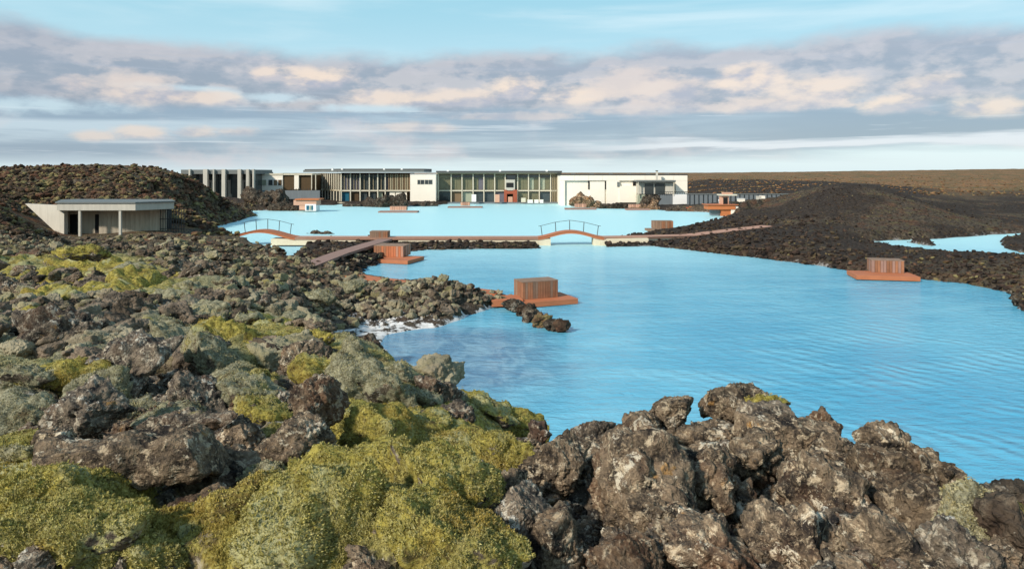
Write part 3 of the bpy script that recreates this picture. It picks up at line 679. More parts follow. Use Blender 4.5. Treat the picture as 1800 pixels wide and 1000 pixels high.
# every large rock of the foreground: px, py, width, height (photo pixels), distance (None = where it meets the ground), roll, kind, material, label
BOULDERS = [
 (213, 808, 325, 58, 4.2, -7, 's', 'rock', 'long flat brown lava slab dotted with pale lichen, lying across the moss at far left'),
 (95, 770, 66, 26, 4.5, -4, 's', 'rock', 'small pale topped block resting against the left end of the long slab'),
 (520, 790, 130, 115, 4.7, -35, 'a', 'rock', 'lower broad half of the lichen speckled boulder standing beside the mossy cleft'),
 (556, 718, 88, 90, 5.0, -20, 'a', 'rock', 'upright pointed rock topping the lichen speckled boulder by the mossy cleft'),
 (375, 832, 215, 95, 4.6, -4, 'a', 'rock', 'broad grey brown rock with moss tuft just right of the long slab'),
 (340, 905, 140, 75, 4.05, -28, 'a', 'rock', 'reddish tilted rock above the dark hole in the lower left'),
 (280, 878, 130, 56, 4.4, 10, 'l', 'rock', 'dark rock in the hollow underneath the long slab'),
 (400, 905, 120, 70, 3.95, -15, 'a', 'rock', 'pale grey rock wedged against the big yellow moss cushion'),
 (320, 744, 190, 34, 5.0, -5, 'a', 'rock_mossy', 'long low rock ridge behind the long flat slab'),
 (160, 720, 130, 80, 5.4, -15, 'a', 'rock_mossy', 'half mossed grey rock mound at the left above the slab'),
 (420, 770, 80, 60, 5.1, 20, 'a', 'rock', 'blue grey rock left of the lichen speckled boulder'),
 (205, 655, 190, 90, 7.6, -10, 'l', 'rock_mossy', 'dark craggy outcrop below the upper moss carpet at left'),
 (340, 700, 120, 60, 6.4, 30, 'a', 'rock_mossy', 'slanting dark outcrop above the lichen speckled boulder'),
 (130, 580, 170, 75, 10.5, 0, 'l', 'rock_mossy', 'wide brown clinker outcrop with pink crust in the upper left slope'),
 (525, 640, 85, 65, 9.6, -35, 'a', 'rock', 'dark brown rock breaking through the bright moss above the pit'),
 (765, 690, 82, 52, 9.2, 15, 'a', 'rock_mossy', 'dark fluted rock on the crest of the mossy slope above the water'),
 (793, 738, 95, 46, 7.3, -8, 'a', 'rock_mossy', 'rounded dark rock bedded in moss on the slope'),
 (775, 833, 105, 46, 5.3, 8, 'a', 'rock', 'flat dark grey rock sunk among yellow moss cushions'),
 (860, 845, 75, 50, 5.1, 20, 'a', 'rock_mossy', 'dark mossy rock on the shaded right end of the moss slope'),
 (945, 768, 38, 44, 6.6, 0, 'l', 'rock_far', 'small black jagged rock in the notch beside the water'),
 (968, 838, 100, 142, 4.3, 22, 'a', 'rock', 'tall tan boulder with a white patch near its top'),
 (898, 870, 72, 78, 4.55, 5, 'a', 'rock', 'dark brown rock leaning on the left of the tall tan boulder'),
 (893, 935, 110, 130, 3.75, 25, 'a', 'rock_mossy', 'grey lichened rock where the moss meets the rock pile'),
 (975, 955, 105, 120, 3.5, 35, 'a', 'rock', 'slanted pale streaked rock below the tall tan boulder'),
 (1103, 868, 190, 200, 4.0, 5, 'a', 'rock', 'largest brown boulder of the pile with a dark red patch in its face'),
 (1085, 797, 165, 52, 4.9, -28, 's', 'rock', 'long slab tilted up to the right on the left shoulder of the pile'),
 (1155, 822, 130, 55, 4.7, -30, 'a', 'rock', 'second tilted slab lying under the left shoulder slab'),
 (1045, 768, 80, 50, 5.5, -30, 'a', 'rock_mossy', 'mossy rock at the left foot of the pile beside the water'),
 (1180, 722, 72, 50, 5.9, 0, 'a', 'rock', 'small squarish rock standing on the skyline of the pile'),
 (1120, 744, 64, 30, 5.9, -15, 'l', 'rock', 'low dark skyline rock left of the squarish one'),
 (1290, 712, 110, 62, 6.1, 6, 'a', 'rock', 'highest peaked rock of the pile against the blue water'),
 (1342, 732, 120, 44, 5.9, 8, 'a', 'rock_mossy', 'moss capped rock right of the highest peak'),
 (1255, 762, 120, 44, 5.4, -4, 'a', 'rock', 'flat pinkish rock under the highest peak'),
 (1238, 825, 115, 105, 4.6, 10, 'l', 'rock', 'rounded knobbly boulder right of the largest one'),
 (1320, 800, 115, 80, 4.8, 0, 'l', 'rock', 'clinker boulder with a yellow lichen tuft in the middle of the pile'),
 (1390, 772, 170, 50, 5.1, 6, 's', 'rock', 'long dark overhanging slab in the upper middle of the pile'),
 (1442, 745, 62, 42, 5.3, 25, 'l', 'rock', 'jagged dark horn sticking out right of the overhanging slab'),
 (1462, 790, 90, 60, 4.9, 10, 'a', 'rock', 'brown wedge below the jagged horn'),
 (1545, 774, 100, 54, 4.75, 14, 'a', 'rock', 'pointed skyline rock right of the gap'),
 (1560, 822, 120, 70, 4.4, 14, 'a', 'rock', 'pale lichened slope rock below the pointed skyline rock'),
 (1640, 828, 105, 84, 4.15, 30, 'l', 'rock', 'rounded orange and dark rock at the right shoulder of the pile'),
 (1588, 895, 130, 120, 3.75, 15, 'a', 'rock', 'large smooth grey boulder right of the black crevice'),
 (1420, 870, 165, 130, 3.9, 5, 'l', 'rock', 'big knobbly boulder in front of the black crevice'),
 (1300, 890, 110, 90, 4.0, -10, 'l', 'rock', 'medium clinker rock between the two biggest boulders'),
 (1560, 965, 150, 110, 3.25, 20, 'a', 'rock', 'dark rock at the bottom edge right of centre'),
 (1395, 965, 165, 105, 3.15, -5, 'l', 'rock', 'pinkish grey rock at the bottom edge of the pile'),
 (1255, 965, 150, 100, 3.3, 5, 'l', 'rock', 'pale topped rock at the bottom edge below the middle of the pile'),
 (1120, 975, 140, 85, 3.2, 20, 'a', 'rock', 'tan rock at the bottom edge under the largest boulder'),
 (1680, 975, 120, 120, 3.15, 30, 'a', 'rock_mossy', 'grey green mossed dome at the right end of the pile'),
 (1780, 940, 90, 120, 2.85, 0, 'a', 'rock_black', 'nearly black rock in the lower right corner'),
 (1772, 868, 100, 34, 3.7, -3, 'a', 'rock_black', 'black flat rock above the mossy strip at the right edge'),
 (1150, 905, 90, 60, 3.75, 10, 'a', 'rock', 'chipped block leaning on the foot of the largest boulder'),
 (640, 612, 55, 40, 25., 0, 'l', 'rock_black', 'black wet rock at the head of the white beach'),
 (668, 628, 34, 26, 25.5, 0, 'l', 'rock_black', 'dark rock standing in the shallows off the white beach'),
]
for i, (px, py, w, h, Y, roll, kd, mt, lab) in enumerate(BOULDERS):
    g = hit(px, py+h*.25)
    if g is not None and g[1] < Y and Y < 20: Y = max(Y*.86, g[1]*.985)
    x, y, z = px2w(px, py, Y); W_, H_ = w*Y/F*1.10, h*Y/F*1.12
    me = rock_mesh('lava_boulder', M[mt], 6 if w > 60 else 5, kd, 100+i*13, (W_, max(H_, min(W_, H_)*1.3)*(.85 if kd != 's' else .8)+.1*W_, H_))
    o = link('lava_boulder', me, None, (x, y, z)); o.rotation_euler = (0, math.radians(roll), 0)
    tag(o, lab, 'boulder', 'large rocks of the foreground lava')

SHORT = '''long flat slab|block on the slab|lower half of the speckled boulder|pointed rock of the speckled boulder|broad grey brown rock|reddish tilted rock|dark rock under the slab|pale wedged rock|low ridge behind the slab|half mossed mound|blue grey rock|craggy outcrop|slanting outcrop|wide pink crusted outcrop|dark rock in bright moss|fluted rock on the crest|rounded rock on the slope|flat rock sunk in moss|mossy rock at the slope end|black rock in the notch|tall tan boulder|rock left of the tan boulder|lichened rock at the moss edge|slanted streaked rock|largest brown boulder|left shoulder slab|second tilted slab|mossy rock at the pile foot|squarish skyline rock|low dark skyline rock|highest peaked rock|moss capped rock|flat pinkish rock|rounded knobbly boulder|boulder with the yellow tuft|overhanging slab|jagged horn|brown wedge|pointed skyline rock|pale slope rock|rounded orange shoulder rock|smooth grey boulder|big knobbly boulder|medium clinker rock|dark bottom edge rock|pinkish bottom edge rock|pale topped bottom rock|tan bottom rock|grey green mossed dome|black corner rock|black flat rock|chipped block|black rock at the beach head|rock off the beach'''.split('|')
assert len(SHORT) == len(BOULDERS)
used_labels = {}
def rock_label(px, py, s, y):
    d = [((px-b[0])**2+(py-b[1])**2, i) for i, b in enumerate(BOULDERS)]; i = min(d)[1]; b = BOULDERS[i]
    dx, dy = px-b[0], py-b[1]; w = s*F/y
    side = ('right of' if dx > 0 else 'left of') if abs(dx) > abs(dy) else ('in front of' if dy > 0 else 'behind')
    size = 'small' if w < 32 else ('medium sized' if w < 50 else 'sizeable')
    shape = 'lava rock'
    out = f'{size} {shape} {side} the {SHORT[i]}'
    if out in used_labels:
        for j in [q[1] for q in d and sorted(d)[1:6]]:
            o2 = f'{size} {shape} between the {SHORT[i]} and the {SHORT[j]}'
            if len(o2.split()) <= 16 and o2 not in used_labels: out = o2; break
    used_labels[out] = 1
    return out
# ------------------------------------------------------------------ moss cushions draped over the lava
CUSH = [(110, 955, 310, 180, 5, 'y'), (55, 868, 150, 80, -4, 'y'), (265, 990, 160, 64, 0, 'y'), (455, 885, 230, 120, -35, 'y'), (486, 848, 110, 56, 8, 'g'), (590, 940, 320, 200, 0, 'y'), (640, 838, 260, 90, -12, 'y'),
 (800, 862, 250, 100, 12, 'y'), (790, 965, 250, 170, 0, 'y'), (628, 776, 150, 110, -50, 'y'), (715, 775, 190, 80, 15, 'y'), (790, 783, 105, 60, 0, 'y'), (872, 803, 130, 80, 10, 'y'), (890, 742, 150, 44, 15, 'y'),
 (735, 742, 150, 30, 0, 'y'), (665, 690, 180, 76, 35, 'g'), (595, 662, 160, 60, 20, 'y'), (632, 628, 90, 56, 55, 'g'), (725, 700, 110, 50, 30, 'g'), (850, 716, 120, 34, 20, 'y'), (470, 716, 110, 56, 20, 'y'),
 (425, 686, 130, 46, 30, 'g'), (375, 640, 150, 50, 35, 'g'), (318, 618, 140, 40, 30, 'g'), (480, 608, 130, 46, 10, 'y'), (560, 600, 74, 40, -20, 'y'), (400, 590, 110, 34, 20, 'y'), (300, 574, 90, 34, 20, 'g'),
 (100, 672, 180, 56, -5, 'y'), (180, 690, 130, 80, 30, 'g'), (30, 668, 110, 44, 0, 'g'), (55, 735, 130, 60, 10, 'g'), (25, 800, 80, 30, 0, 'g'), (305, 738, 140, 40, 5, 'g'), (232, 722, 110, 44, 20, 'g'), (130, 628, 120, 34, 10, 'g'),
 (60, 485, 120, 34, 0, 'y'), (150, 468, 140, 30, 0, 'y'), (250, 500, 120, 40, 20, 'y'), (180, 522, 150, 34, 0, 'y'), (80, 520, 110, 28, 0, 'y'), (230, 470, 80, 22, 0, 'g'), (300, 522, 70, 26, 0, 'g'), (140, 442, 90, 18, 0, 'y'), (55, 550, 80, 20, 0, 'y'),
 (400, 500, 60, 28, 0, 'g'), (442, 522, 56, 26, 0, 'g'), (372, 542, 64, 24, 0, 'g'), (500, 552, 70, 22, 0, 'g'), (440, 562, 80, 22, 0, 'g'), (560, 522, 56, 22, 0, 'g'), (620, 502, 50, 17, 0, 'g'), (332, 500, 60, 22, 0, 'g'), (480, 498, 50, 20, 0, 'g'),
 (1345, 712, 100, 24, 6, 'y'), (1058, 768, 80, 44, -30, 'y'), (1722, 925, 120, 120, 40, 'g'), (1748, 886, 110, 26, 0, 'y'), (540, 640, 60, 26, 0, 'y'), (700, 655, 60, 30, 30, 'g'), (790, 700, 70, 30, 25, 'g'), (340, 560, 70, 24, 0, 'g'), (20, 620, 70, 26, 0, 'g'), (560, 720, 40, 30, 0, 'g')]
def moss_mat(name, base_grey):
    m, k, b = new_mat(name); pos = k.n.new('ShaderNodeNewGeometry').outputs['Position']; nz = k.sep(k.n.new('ShaderNodeNewGeometry').outputs['Normal'])[2]
    gf = k.ss(k.m('ADD', k.noise(pos, 1.5, 6, .65), base_grey-.5), .38, .62)
    c, b_, c_ = moss_color(k, pos, gf); rc, n2, n3 = rock_color(k, pos)
    w = k.m('ADD', k.noise(pos, 4., 6, .7), k.m('MULTIPLY', nz, .22)); rf = k.ss(w, .44, .38)
    c = k.mix(rf, c, rc); k.l.new(c, b.inputs['Base Color']); b.inputs['Roughness'].default_value = .95; b.inputs['Specular IOR Level'].default_value = .1
    hh = k.m('ADD', k.m('MULTIPLY', b_, .024), k.m('MULTIPLY', c_, .02)); k.l.new(k.bump(hh, .9, 1.), b.inputs['Normal']); return m
M['moss_y'] = moss_mat('yellow_moss', .30); M['moss_g'] = moss_mat('grey_moss', .72)
C_pts = []
def side_word(px, py):
    return ('far left edge' if px < 130 else 'left' if px < 350 else 'left of centre' if px < 620 else 'centre' if px < 950 else 'right') 
for i, (px, py, w, h, roll, cl) in enumerate(CUSH):
    g = hit(px, py+h*.1, 1.6, 30)
    if g is None or (py < 760 and px > 600 and g[1] > 13): Y = {True: 6.0, False: 9.}[px > 1000]
    else: Y = g[1]
    if px > 1600: Y = 2.95 if py > 900 else 3.4
    Y *= .99; s = Y/F; x, y, z = px2w(px, py, Y); Wd, Hd = w*s*1.12, h*s*1.1
    dims = (Wd, max(Hd, Wd*.7), Hd*1.15)
    me = rock_mesh('moss_cushion', M['moss_'+cl], 6 if w > 100 else 5, 'm', 3000+i*11, dims, .55)
    o = link('moss_cushion', me, None, (x, y+dims[1]*.12, z-Hd*.12)); o.rotation_euler = (math.radians(-8), math.radians(roll), 0)
    d = [((px-b[0])**2+(py-b[1])**2, j) for j, b in enumerate(BOULDERS)]; j = min(d)[1]
    where = ('right of' if px > BOULDERS[j][0] else 'left of') if abs(px-BOULDERS[j][0]) > abs(py-BOULDERS[j][1]) else ('below' if py > BOULDERS[j][1] else 'above')
    size = 'big' if w > 170 else ('middling' if w > 100 else 'small')
    lab = f"{size} {'yellow green' if cl == 'y' else 'pale grey'} moss cushion {where} the {SHORT[j]}"
    for q_ in sorted(d)[1:6]:
        if lab not in used_labels: break
        l2 = f"{size} {'yellow green' if cl == 'y' else 'pale grey'} moss cushion near the {SHORT[j]} and {SHORT[q_[1]]}"
        if len(l2.split()) <= 16: lab = l2
    used_labels[lab] = 1
    tag(o, lab, 'moss cushion', 'moss cushions over the foreground lava')
    if Y < 15:
        co = np.empty(len(me.vertices)*3, np.float32); me.vertices.foreach_get('co', co); co = co.reshape(-1, 3)
        no = np.empty(len(me.vertices)*3, np.float32); me.vertices.foreach_get('normal', no); no = no.reshape(-1, 3)
        R_ = np.array(o.rotation_euler.to_matrix()); co = co@R_.T+np.array(o.location); no = no@R_.T
        ok = np.nonzero((no[:, 2] > .05) & (no[:, 1] < .6))[0]
        if len(ok):
            nn_ = int(w*h/6.5*min(1., 1.6/max(Y/4, .5))); pk = RNG.choice(ok, nn_)
            C_pts.append((co[pk]+RNG.normal(0, .006*Y/4, (nn_, 3)), no[pk], np.full(nn_, Y), np.full(nn_, 0. if cl == 'y' else 1.)))

# middling rocks filling the rough ground between them: individuals from a few shapes
PROT = [rock_mesh('lava_rock', M['rock' if i < 5 else 'rock_mossy'], 6, 'l' if i in (0, 1, 3, 5) else 'a', 900+i*7, (1, .9, .78)) for i in range(8)]
ZL = (('lichen spotted lava rock wedged in the rock pile at lower right', 'rocks wedged in the right hand pile', lambda x, y: x > 880 and y > 690),
      ('rough dark lava rock poking out between moss cushions at lower left', 'rocks between the moss cushions at lower left', lambda x, y: y > 700),
      ('craggy lava rock on the mossy slope at middle left', 'rocks on the slope at middle left', lambda x, y: True))
cnt = 0; tries = 0
while cnt < 235 and tries < 9000:
    tries += 1
    q = random.random()
    if q < .40: px, py = random.uniform(880, 1780), random.uniform(700, 1010)
    elif q < .74: px, py = random.uniform(-20, 900), random.uniform(640, 1000)
    else: px, py = random.uniform(-20, 720), random.uniform(450, 680)
    g = hit(px, py)
    if g is None or g[1] > 26: continue
    x, y, z, i, j = g
    if G_m[i, j] > .42 or G_Z[i, j] < .25: continue
    s = random.choice((22, 30, 40, 52) if q < .40 else (18, 25, 34, 50))*(1.0 if y < 8 else .7)*y/F
    s = max(s, .07)
    if any(((px-b[0])/(b[2]*.5))**2+((py-b[1])/(b[3]*.5))**2 < (.8 if px > 880 else 1.6) for b in BOULDERS): continue
    o = link('lava_rock', random.choice(PROT[:6] if px > 900 else PROT), None, (x, y, z+s*.16))
    o.scale = (s*random.uniform(.85, 1.35), s*random.uniform(.8, 1.2), s*random.uniform(.65, 1.05))
    o.rotation_euler = (random.uniform(-.5, .5), random.uniform(-.5, .5), random.uniform(0, 6.28))
    for lab, grp, fn in ZL:
        if fn(px, py): tag(o, rock_label(px, py, s, y), 'rock', grp); break
    cnt += 1

# ------------------------------------------------------------------ scattered clinker and moss tufts (too many to count)
def scatter(name, label, pts, scl, rot, protos, group=None, tint=None):
    me = bpy.data.meshes.new(name); n = len(pts)
    me.vertices.add(n); me.vertices.foreach_set('co', np.asarray(pts, np.float32).ravel())
    if tint is not None:
        a = me.attributes.new('tint', 'FLOAT', 'POINT'); a.data.foreach_set('value', np.asarray(tint, np.float32))
    for an, ty, arr in (('scl', 'FLOAT_VECTOR', scl), ('rot', 'FLOAT_VECTOR', rot)):
        a = me.attributes.new(an, ty, 'POINT'); a.data.foreach_set('vector', np.asarray(arr, np.float32).ravel())
    a = me.attributes.new('pick', 'INT', 'POINT'); a.data.foreach_set('value', RNG.integers(0, len(protos), n).astype(np.int32))
    o = link(name, me); tag(o, label, None, group, 'stuff')
    pc = bpy.data.collections.new(name+'_shapes')
    for m in protos: pc.objects.link(bpy.data.objects.new(m.name, m))
    ng = bpy.data.node_groups.new(name+'_scatter', 'GeometryNodeTree')
    ng.interface.new_socket('Geometry', in_out='INPUT', socket_type='NodeSocketGeometry'); ng.interface.new_socket('Geometry', in_out='OUTPUT', socket_type='NodeSocketGeometry')
    N, L = ng.nodes, ng.links
    gi_, go = N.new('NodeGroupInput'), N.new('NodeGroupOutput'); ci = N.new('GeometryNodeCollectionInfo'); ci.inputs['Collection'].default_value = pc
    ci.inputs['Separate Children'].default_value = True; ci.inputs['Reset Children'].default_value = True
    ip = N.new('GeometryNodeInstanceOnPoints'); ip.inputs['Pick Instance'].default_value = True
    L.new(gi_.outputs[0], ip.inputs['Points']); L.new(ci.outputs[0], ip.inputs['Instance'])
    for nm, ty, tgt in (('scl', 'FLOAT_VECTOR', 'Scale'), ('rot', 'FLOAT_VECTOR', 'Rotation'), ('pick', 'INT', 'Instance Index')):
        na = N.new('GeometryNodeInputNamedAttribute'); na.data_type = ty; na.inputs['Name'].default_value = nm
        src = [s_ for s_ in na.outputs if s_.enabled and s_.name == 'Attribute'][0]
        if tgt == 'Rotation':
            er = N.new('FunctionNodeEulerToRotation'); L.new(src, er.inputs[0]); src = er.outputs[0]
        L.new(src, ip.inputs[tgt])
    L.new(ip.outputs[0], go.inputs[0])
    md = o.modifiers.new('scatter', 'NODES'); md.node_group = ng
    return o
def sample(px0, px1, py0, py1, n, ok, smin, smax, sink=.15, flat=.8, dens=None):
    """rocks spread evenly over the visible ground of a region"""
    P, S, R = [], [], []
    for _ in range(n):
        px, py = random.uniform(px0, px1), random.uniform(py0, py1); g = hit(px, py)
        if g is None or g[2] < -.12 or not ok(px, py, *g): continue
        s = (smin+(smax-smin)*random.random()**2.2)
        P.append((g[0], g[1], g[2]+s*(.5-sink)*.35)); S.append((s*random.uniform(.8, 1.3), s*random.uniform(.8, 1.2), s*flat*random.uniform(.7, 1.1)))
        R.append((random.uniform(-.4, .4), random.uniform(-.4, .4), random.uniform(0, 6.28)))
    return P, S, R
SP_far = [rock_mesh('clinker', M['far_slope'], 5, 'laasa'[i], 1300+i, (1, .85, .8), 1.25) for i in range(5)]
SP_brn = [rock_mesh('clinker', M['far_brown'], 4, 'l' if i % 2 else 'a', 1320+i, (1, 1, .8)) for i in range(4)]
SP_blk = [rock_mesh('clinker', M['far_dark'], 4, 'l' if i % 2 else 'a', 1340+i, (1, 1, .85)) for i in range(4)]
SP_pln = [rock_mesh('clinker', M['far_plain'], 3, 'l', 1380+i, (1, 1, .7)) for i in range(3)]
SP_med = [rock_mesh('clinker', M['rock' if i % 2 else 'rock_mossy'], 5, 'l' if i < 3 else 'a', 1360+i, (1, .9, .8)) for i in range(5)]
scatter('loose_clinker', 'small lichened clinker strewn over the rough lava near the camera', *sample(-60, 1860, 640, 1010, 5200, lambda px, py, x, y, z, i, j: y < 12 and G_m[i, j] < .40, .025, .13), SP_med)
scatter('slope_clinker', 'grey green lichened clinker covering the slope and headland at middle left', *sample(-60, 900, 408, 680, 9000, lambda px, py, x, y, z, i, j: 9 < y < 60 and z > .22 and G_m[i, j] < .65 and not (-43 < x < -28.5 and y > 57.2) and random.random() < 1.25-G_m[i, j]*1.5, .08, .62), SP_far)
scatter('hill_clinker', 'brown lava clinker covering the hill behind the concrete hut', *sample(-60, 450, 292, 415, 5200, lambda px, py, x, y, z, i, j: 48 < y < 130 and not (-43.5 < x < -28.5 and 56.8 < y < 65.), .25, .8), SP_brn)
A = sample(480, 960, 410, 500, 2400, lambda px, py, x, y, z, i, j: 46 < y < 80 and (y < 66.5 or px < 700), .2, .6)
B_ = sample(1060, 1520, 380, 480, 3200, lambda px, py, x, y, z, i, j: 45 < y < 95 and random.random() < (1520-px)/250, .2, .6)
scatter('shore_clinker', 'black lava blocks heaped along the causeways', A[0]+B_[0], A[1]+B_[1], A[2]+B_[2], SP_blk)
A = sample(1270, 1860, 440, 550, 3200, lambda px, py, x, y, z, i, j: 34 < y < 62 and random.random() < (px-1270)/250, .12, .42)
B_ = sample(1200, 1860, 318, 440, 2800, lambda px, py, x, y, z, i, j: 60 < y < 125 and random.random() < (px-1200)/200, .10, .30)
scatter('bank_clinker', 'brown lava rubble along the right bank and over the dark hill', A[0]+B_[0], A[1]+B_[1], A[2]+B_[2], SP_brn[:1]+SP_blk)
scatter('field_clinker', 'lava lumps and low scrub dotting the brown plain', *sample(1180, 1860, 296, 345, 2200, lambda px, py, x, y, z, i, j: y > 125, .3, .85), SP_pln)

def tuft_mesh(seed):
    r = random.Random(seed); mb = MB()
    for _ in range(7):
        a = r.uniform(0, 6.28); l = r.uniform(.25, .75); t = r.uniform(.3, 1.); w = .2
        bx, by = r.uniform(-.45, .45), r.uniform(-.45, .45); tx, ty = bx+math.cos(a)*t*.6, by+math.sin(a)*t*.6
        n = len(mb.v); mb.v += [(bx-w*math.sin(a), by+w*math.cos(a), -.2), (bx+w*math.sin(a), by-w*math.cos(a), -.2), (tx, ty, l)]; mb.f.append((n, n+1, n+2))
    return mb.mesh('moss_tuft', M['tuft'])
m, k, b = new_mat('moss_tips')
pos = k.n.new('ShaderNodeNewGeometry').outputs['Position']; rnd = k.n.new('ShaderNodeObjectInfo').outputs['Random']
a = k.noise(pos, 2.1, 4, .55); g_ = k.noise(pos, .8, 4, .6)
c = k.mix(rnd, (.20, .17, .035), (.53, .46, .15)); c = k.mix(k.m('MULTIPLY', k.ss(a, .5, .66), .7), c, (.36, .24, .045))
at = k.n.new('ShaderNodeAttribute'); at.attribute_type = 'INSTANCER'; at.attribute_name = 'tint'
c = k.mix(at.outputs['Fac'], c, k.mix(rnd, (.19, .17, .095), (.52, .47, .30)))
k.l.new(c, b.inputs['Base Color']); b.inputs['Roughness'].default_value = .9; b.inputs['Specular IOR Level'].default_value = .1
M['tuft'] = m
P, S, R, T = [], [], [], []
for _ in range(130000):
    px, py = random.uniform(-40, 1840), random.uniform(560, 1015); g = hit(px, py)
    if g is None or g[1] > 15 or G_m[g[3], g[4]] < .5: continue
    s = random.uniform(.007, .017)*max(1, g[1]/5.5); T.append(float(G_g[g[3], g[4]])); P.append((g[0]+random.uniform(-.01, .01), g[1]+random.uniform(-.01, .01), g[2])); S.append((s, s, s*random.uniform(.7, 1.3)))
    R.append((random.uniform(-.5, .5), random.uniform(-.5, .5), random.uniform(0, 6.28)))
scatter('moss', 'yellow green woolly moss carpeting the near lava', P, S, R, [tuft_mesh(i) for i in range(4)], tint=T)
P, S, R, T = [], [], [], []
for cp_, cn, cy_, ct in C_pts:
    for a in range(len(cp_)):
        s = random.uniform(.007, .017)*max(1., cy_[a]/5.5); q = Vector(cn[a]).to_track_quat('Z', 'X').to_euler()
        P.append(cp_[a]); S.append((s, s, s*random.uniform(.6, 1.1))); R.append((q.x, q.y, q.z)); T.append(min(1, max(0, ct[a]*.75+random.gauss(.1, .18))))
scatter('moss', 'short woolly moss tips bristling on the cushions', P, S, R, [tuft_mesh(i) for i in range(4)], tint=T)

# ------------------------------------------------------------------ building materials
M['cream'] = simple('cream_render', (.88, .80, .67), .85, .05, .6, streak=.04)
M['white'] = simple('white_paint', (.80, .78, .74), .7, .04, .6)
M['concrete'] = simple('pale_concrete', (.52, .485, .41), .85, .14, .9, streak=.22, bump=.3)
M['concrete_stain'] = simple('streaked_concrete', (.42, .355, .265), .85, .2, .8, streak=.45, bump=.3)
M['wall_stone'] = simple('limed_wall', (.72, .62, .45), .85, .10, 1.2, streak=.1)
M['glass_dark'] = simple('dark_glass', (.05, .06, .06), .12, .3, .5, spec=.7)
M['glass_blue'] = simple('blue_glass', (.02, .10, .15), .12, .3, .5, spec=.7)
M['glass_olive'] = simple('olive_glass', (.16, .15, .085), .2, .35, .8, spec=.6)
M['glass_pale'] = simple('pale_green_glass', (.34, .36, .26), .2, .2, .8, spec=.6)
M['glass_plum'] = simple('purplish_glass', (.13, .12, .14), .15, .2, .8, spec=.6)
M['roof'] = simple('roof_metal', (.055, .055, .05), .6, .15, 1.)
M['roof_grey'] = simple('roof_grey', (.16, .17, .16), .7, .1, 1.)
M['fin'] = simple('timber_fin', (.36, .30, .19), .7, .15, 1.5)
M['fin_pale'] = simple('pale_column', (.62, .56, .43), .7, .12, 1.5)
M['panel_brown'] = simple('basalt_panel', (.075, .045, .018), .8, .3, 2.5)
M['louvre'] = simple('timber_louvre', (.22, .15, .085), .75, .2, 2.)
M['orange'] = simple('orange_timber', (.50, .155, .05), .7, .18, 1.5)
M['peach'] = simple('salmon_render', (.60, .34, .23), .8, .15, 1.5)
M['red'] = simple('red_timber', (.36, .085, .04), .7, .2, 1.5)
M['slate'] = simple('slate_wall', (.16, .18, .19), .8, .16, .5, streak=.2)
M['door'] = simple('black_opening', (.010, .010, .010), .8, .2)
M['metal'] = simple('dark_steel', (.035, .04, .042), .5, .1, metal=.3)
M['wood'] = simple('weathered_plank', (.29, .13, .066), .8, .34, 3., streak=.35, bump=.4)
M['wood_grey'] = simple('grey_plank', (.26, .165, .11), .85, .25, 3., streak=.3, bump=.4)
M['deck'] = simple('red_deck', (.47, .155, .065), .75, .2, 2.5, bump=.3)
M['deck_pink'] = simple('faded_deck', (.43, .235, .16), .8, .2, 2.5, bump=.3)
M['deck_path'] = simple('faded_brown_deck', (.30, .18, .14), .8, .2, 2.5, bump=.3)
M['silica'] = simple('silica_crust', (.74, .72, .68), .8, .08, 2.)

def thing(name, px, py, Y, label, cat, group=None):
    return empty(name, px2w(px, py, Y), 0, label, cat, group)
def pbox(name, mat, par, p0, p1, q0, q1, Y, d=.3):
    mb = MB(); mb.px(p0, p1, q0, q1, Y, d); return mb.build(name, M[mat], par)
def cyl(name, mat, par, a, b, r, k=8):
    mb = MB(); mb.tube(a, b, r, None, k); return mb.build(name, M[mat], par)

# --- columned glass hall at the far left
Y = 150
t = thing('columned_hall', 390, 357, Y, 'long dark glass hall with tall concrete columns behind the lava hill', 'building')
pbox('wall', 'glass_dark', t, 322, 444, 303, 362, Y+2.2, 10)
pbox('fascia', 'roof_grey', t, 318, 445, 298.5, 306, Y+.6, 12)
pbox('glass_band', 'metal', t, 322, 444, 317.5, 320, Y+2.1, .1)
for p in (348, 368, 383, 405, 428): pbox('mullion', 'metal', t, p-.5, p+.5, 306, 340, Y+2.0, .12)
for p0, p1, q in ((331, 335, 352), (356.5, 365, 352), (373.5, 377, 352), (389, 396.5, 352), (417, 424, 362), (432, 438, 350), (443.2, 447, 335)):
    c = pbox('column', 'concrete', t, p0+.4, p1-.8, 297.8, q, Y, .8)
# --- low pale block
Y = 158
t = thing('low_pale_building', 485, 335, Y, 'low cream building with a strip of small windows between the hall and the brown panels', 'building')
pbox('wall', 'cream', t, 445, 497, 306, 342, Y, 8)
pbox('parapet', 'fin_pale', t, 444, 497.5, 305, 308, Y-.15, 8.3)
for p0, p1, mt in ((448, 458, 'glass_pale'), (460, 468, 'glass_pale'), (472, 479, 'glass_dark'), (481, 487, 'louvre'), (489, 495, 'panel_brown')):
    w = pbox('window', 'white', t, p0-.6, p1+.6, 315.6, 326.6, Y-.08, .1); pbox('pane', mt, w, p0, p1, 316.3, 326, Y-.12, .05)
pbox('brown_panel', 'panel_brown', t, 497.4, 517, 308, 334, Y+.3, 7)
pbox('pier', 'cream', t, 517.2, 525, 307, 333, Y, 7)
pbox('brown_panel', 'panel_brown', t, 525.2, 549, 308, 336, Y+.5, 7)
pbox('roof', 'fin_pale', t, 497.5, 549, 305.5, 308, Y-.1, 8)
for p in (547, 554): pbox('post', 'fin_pale', t, p, p+1.3, 307, 334, Y-.3, .3)
pbox('roof_vent', 'roof', t, 465, 475, 302.6, 304.9, Y+4, 2)
t = thing('boundary_wall', 470, 350, 152, 'dark low wall with a railing of slats beneath the brown panels', 'wall')
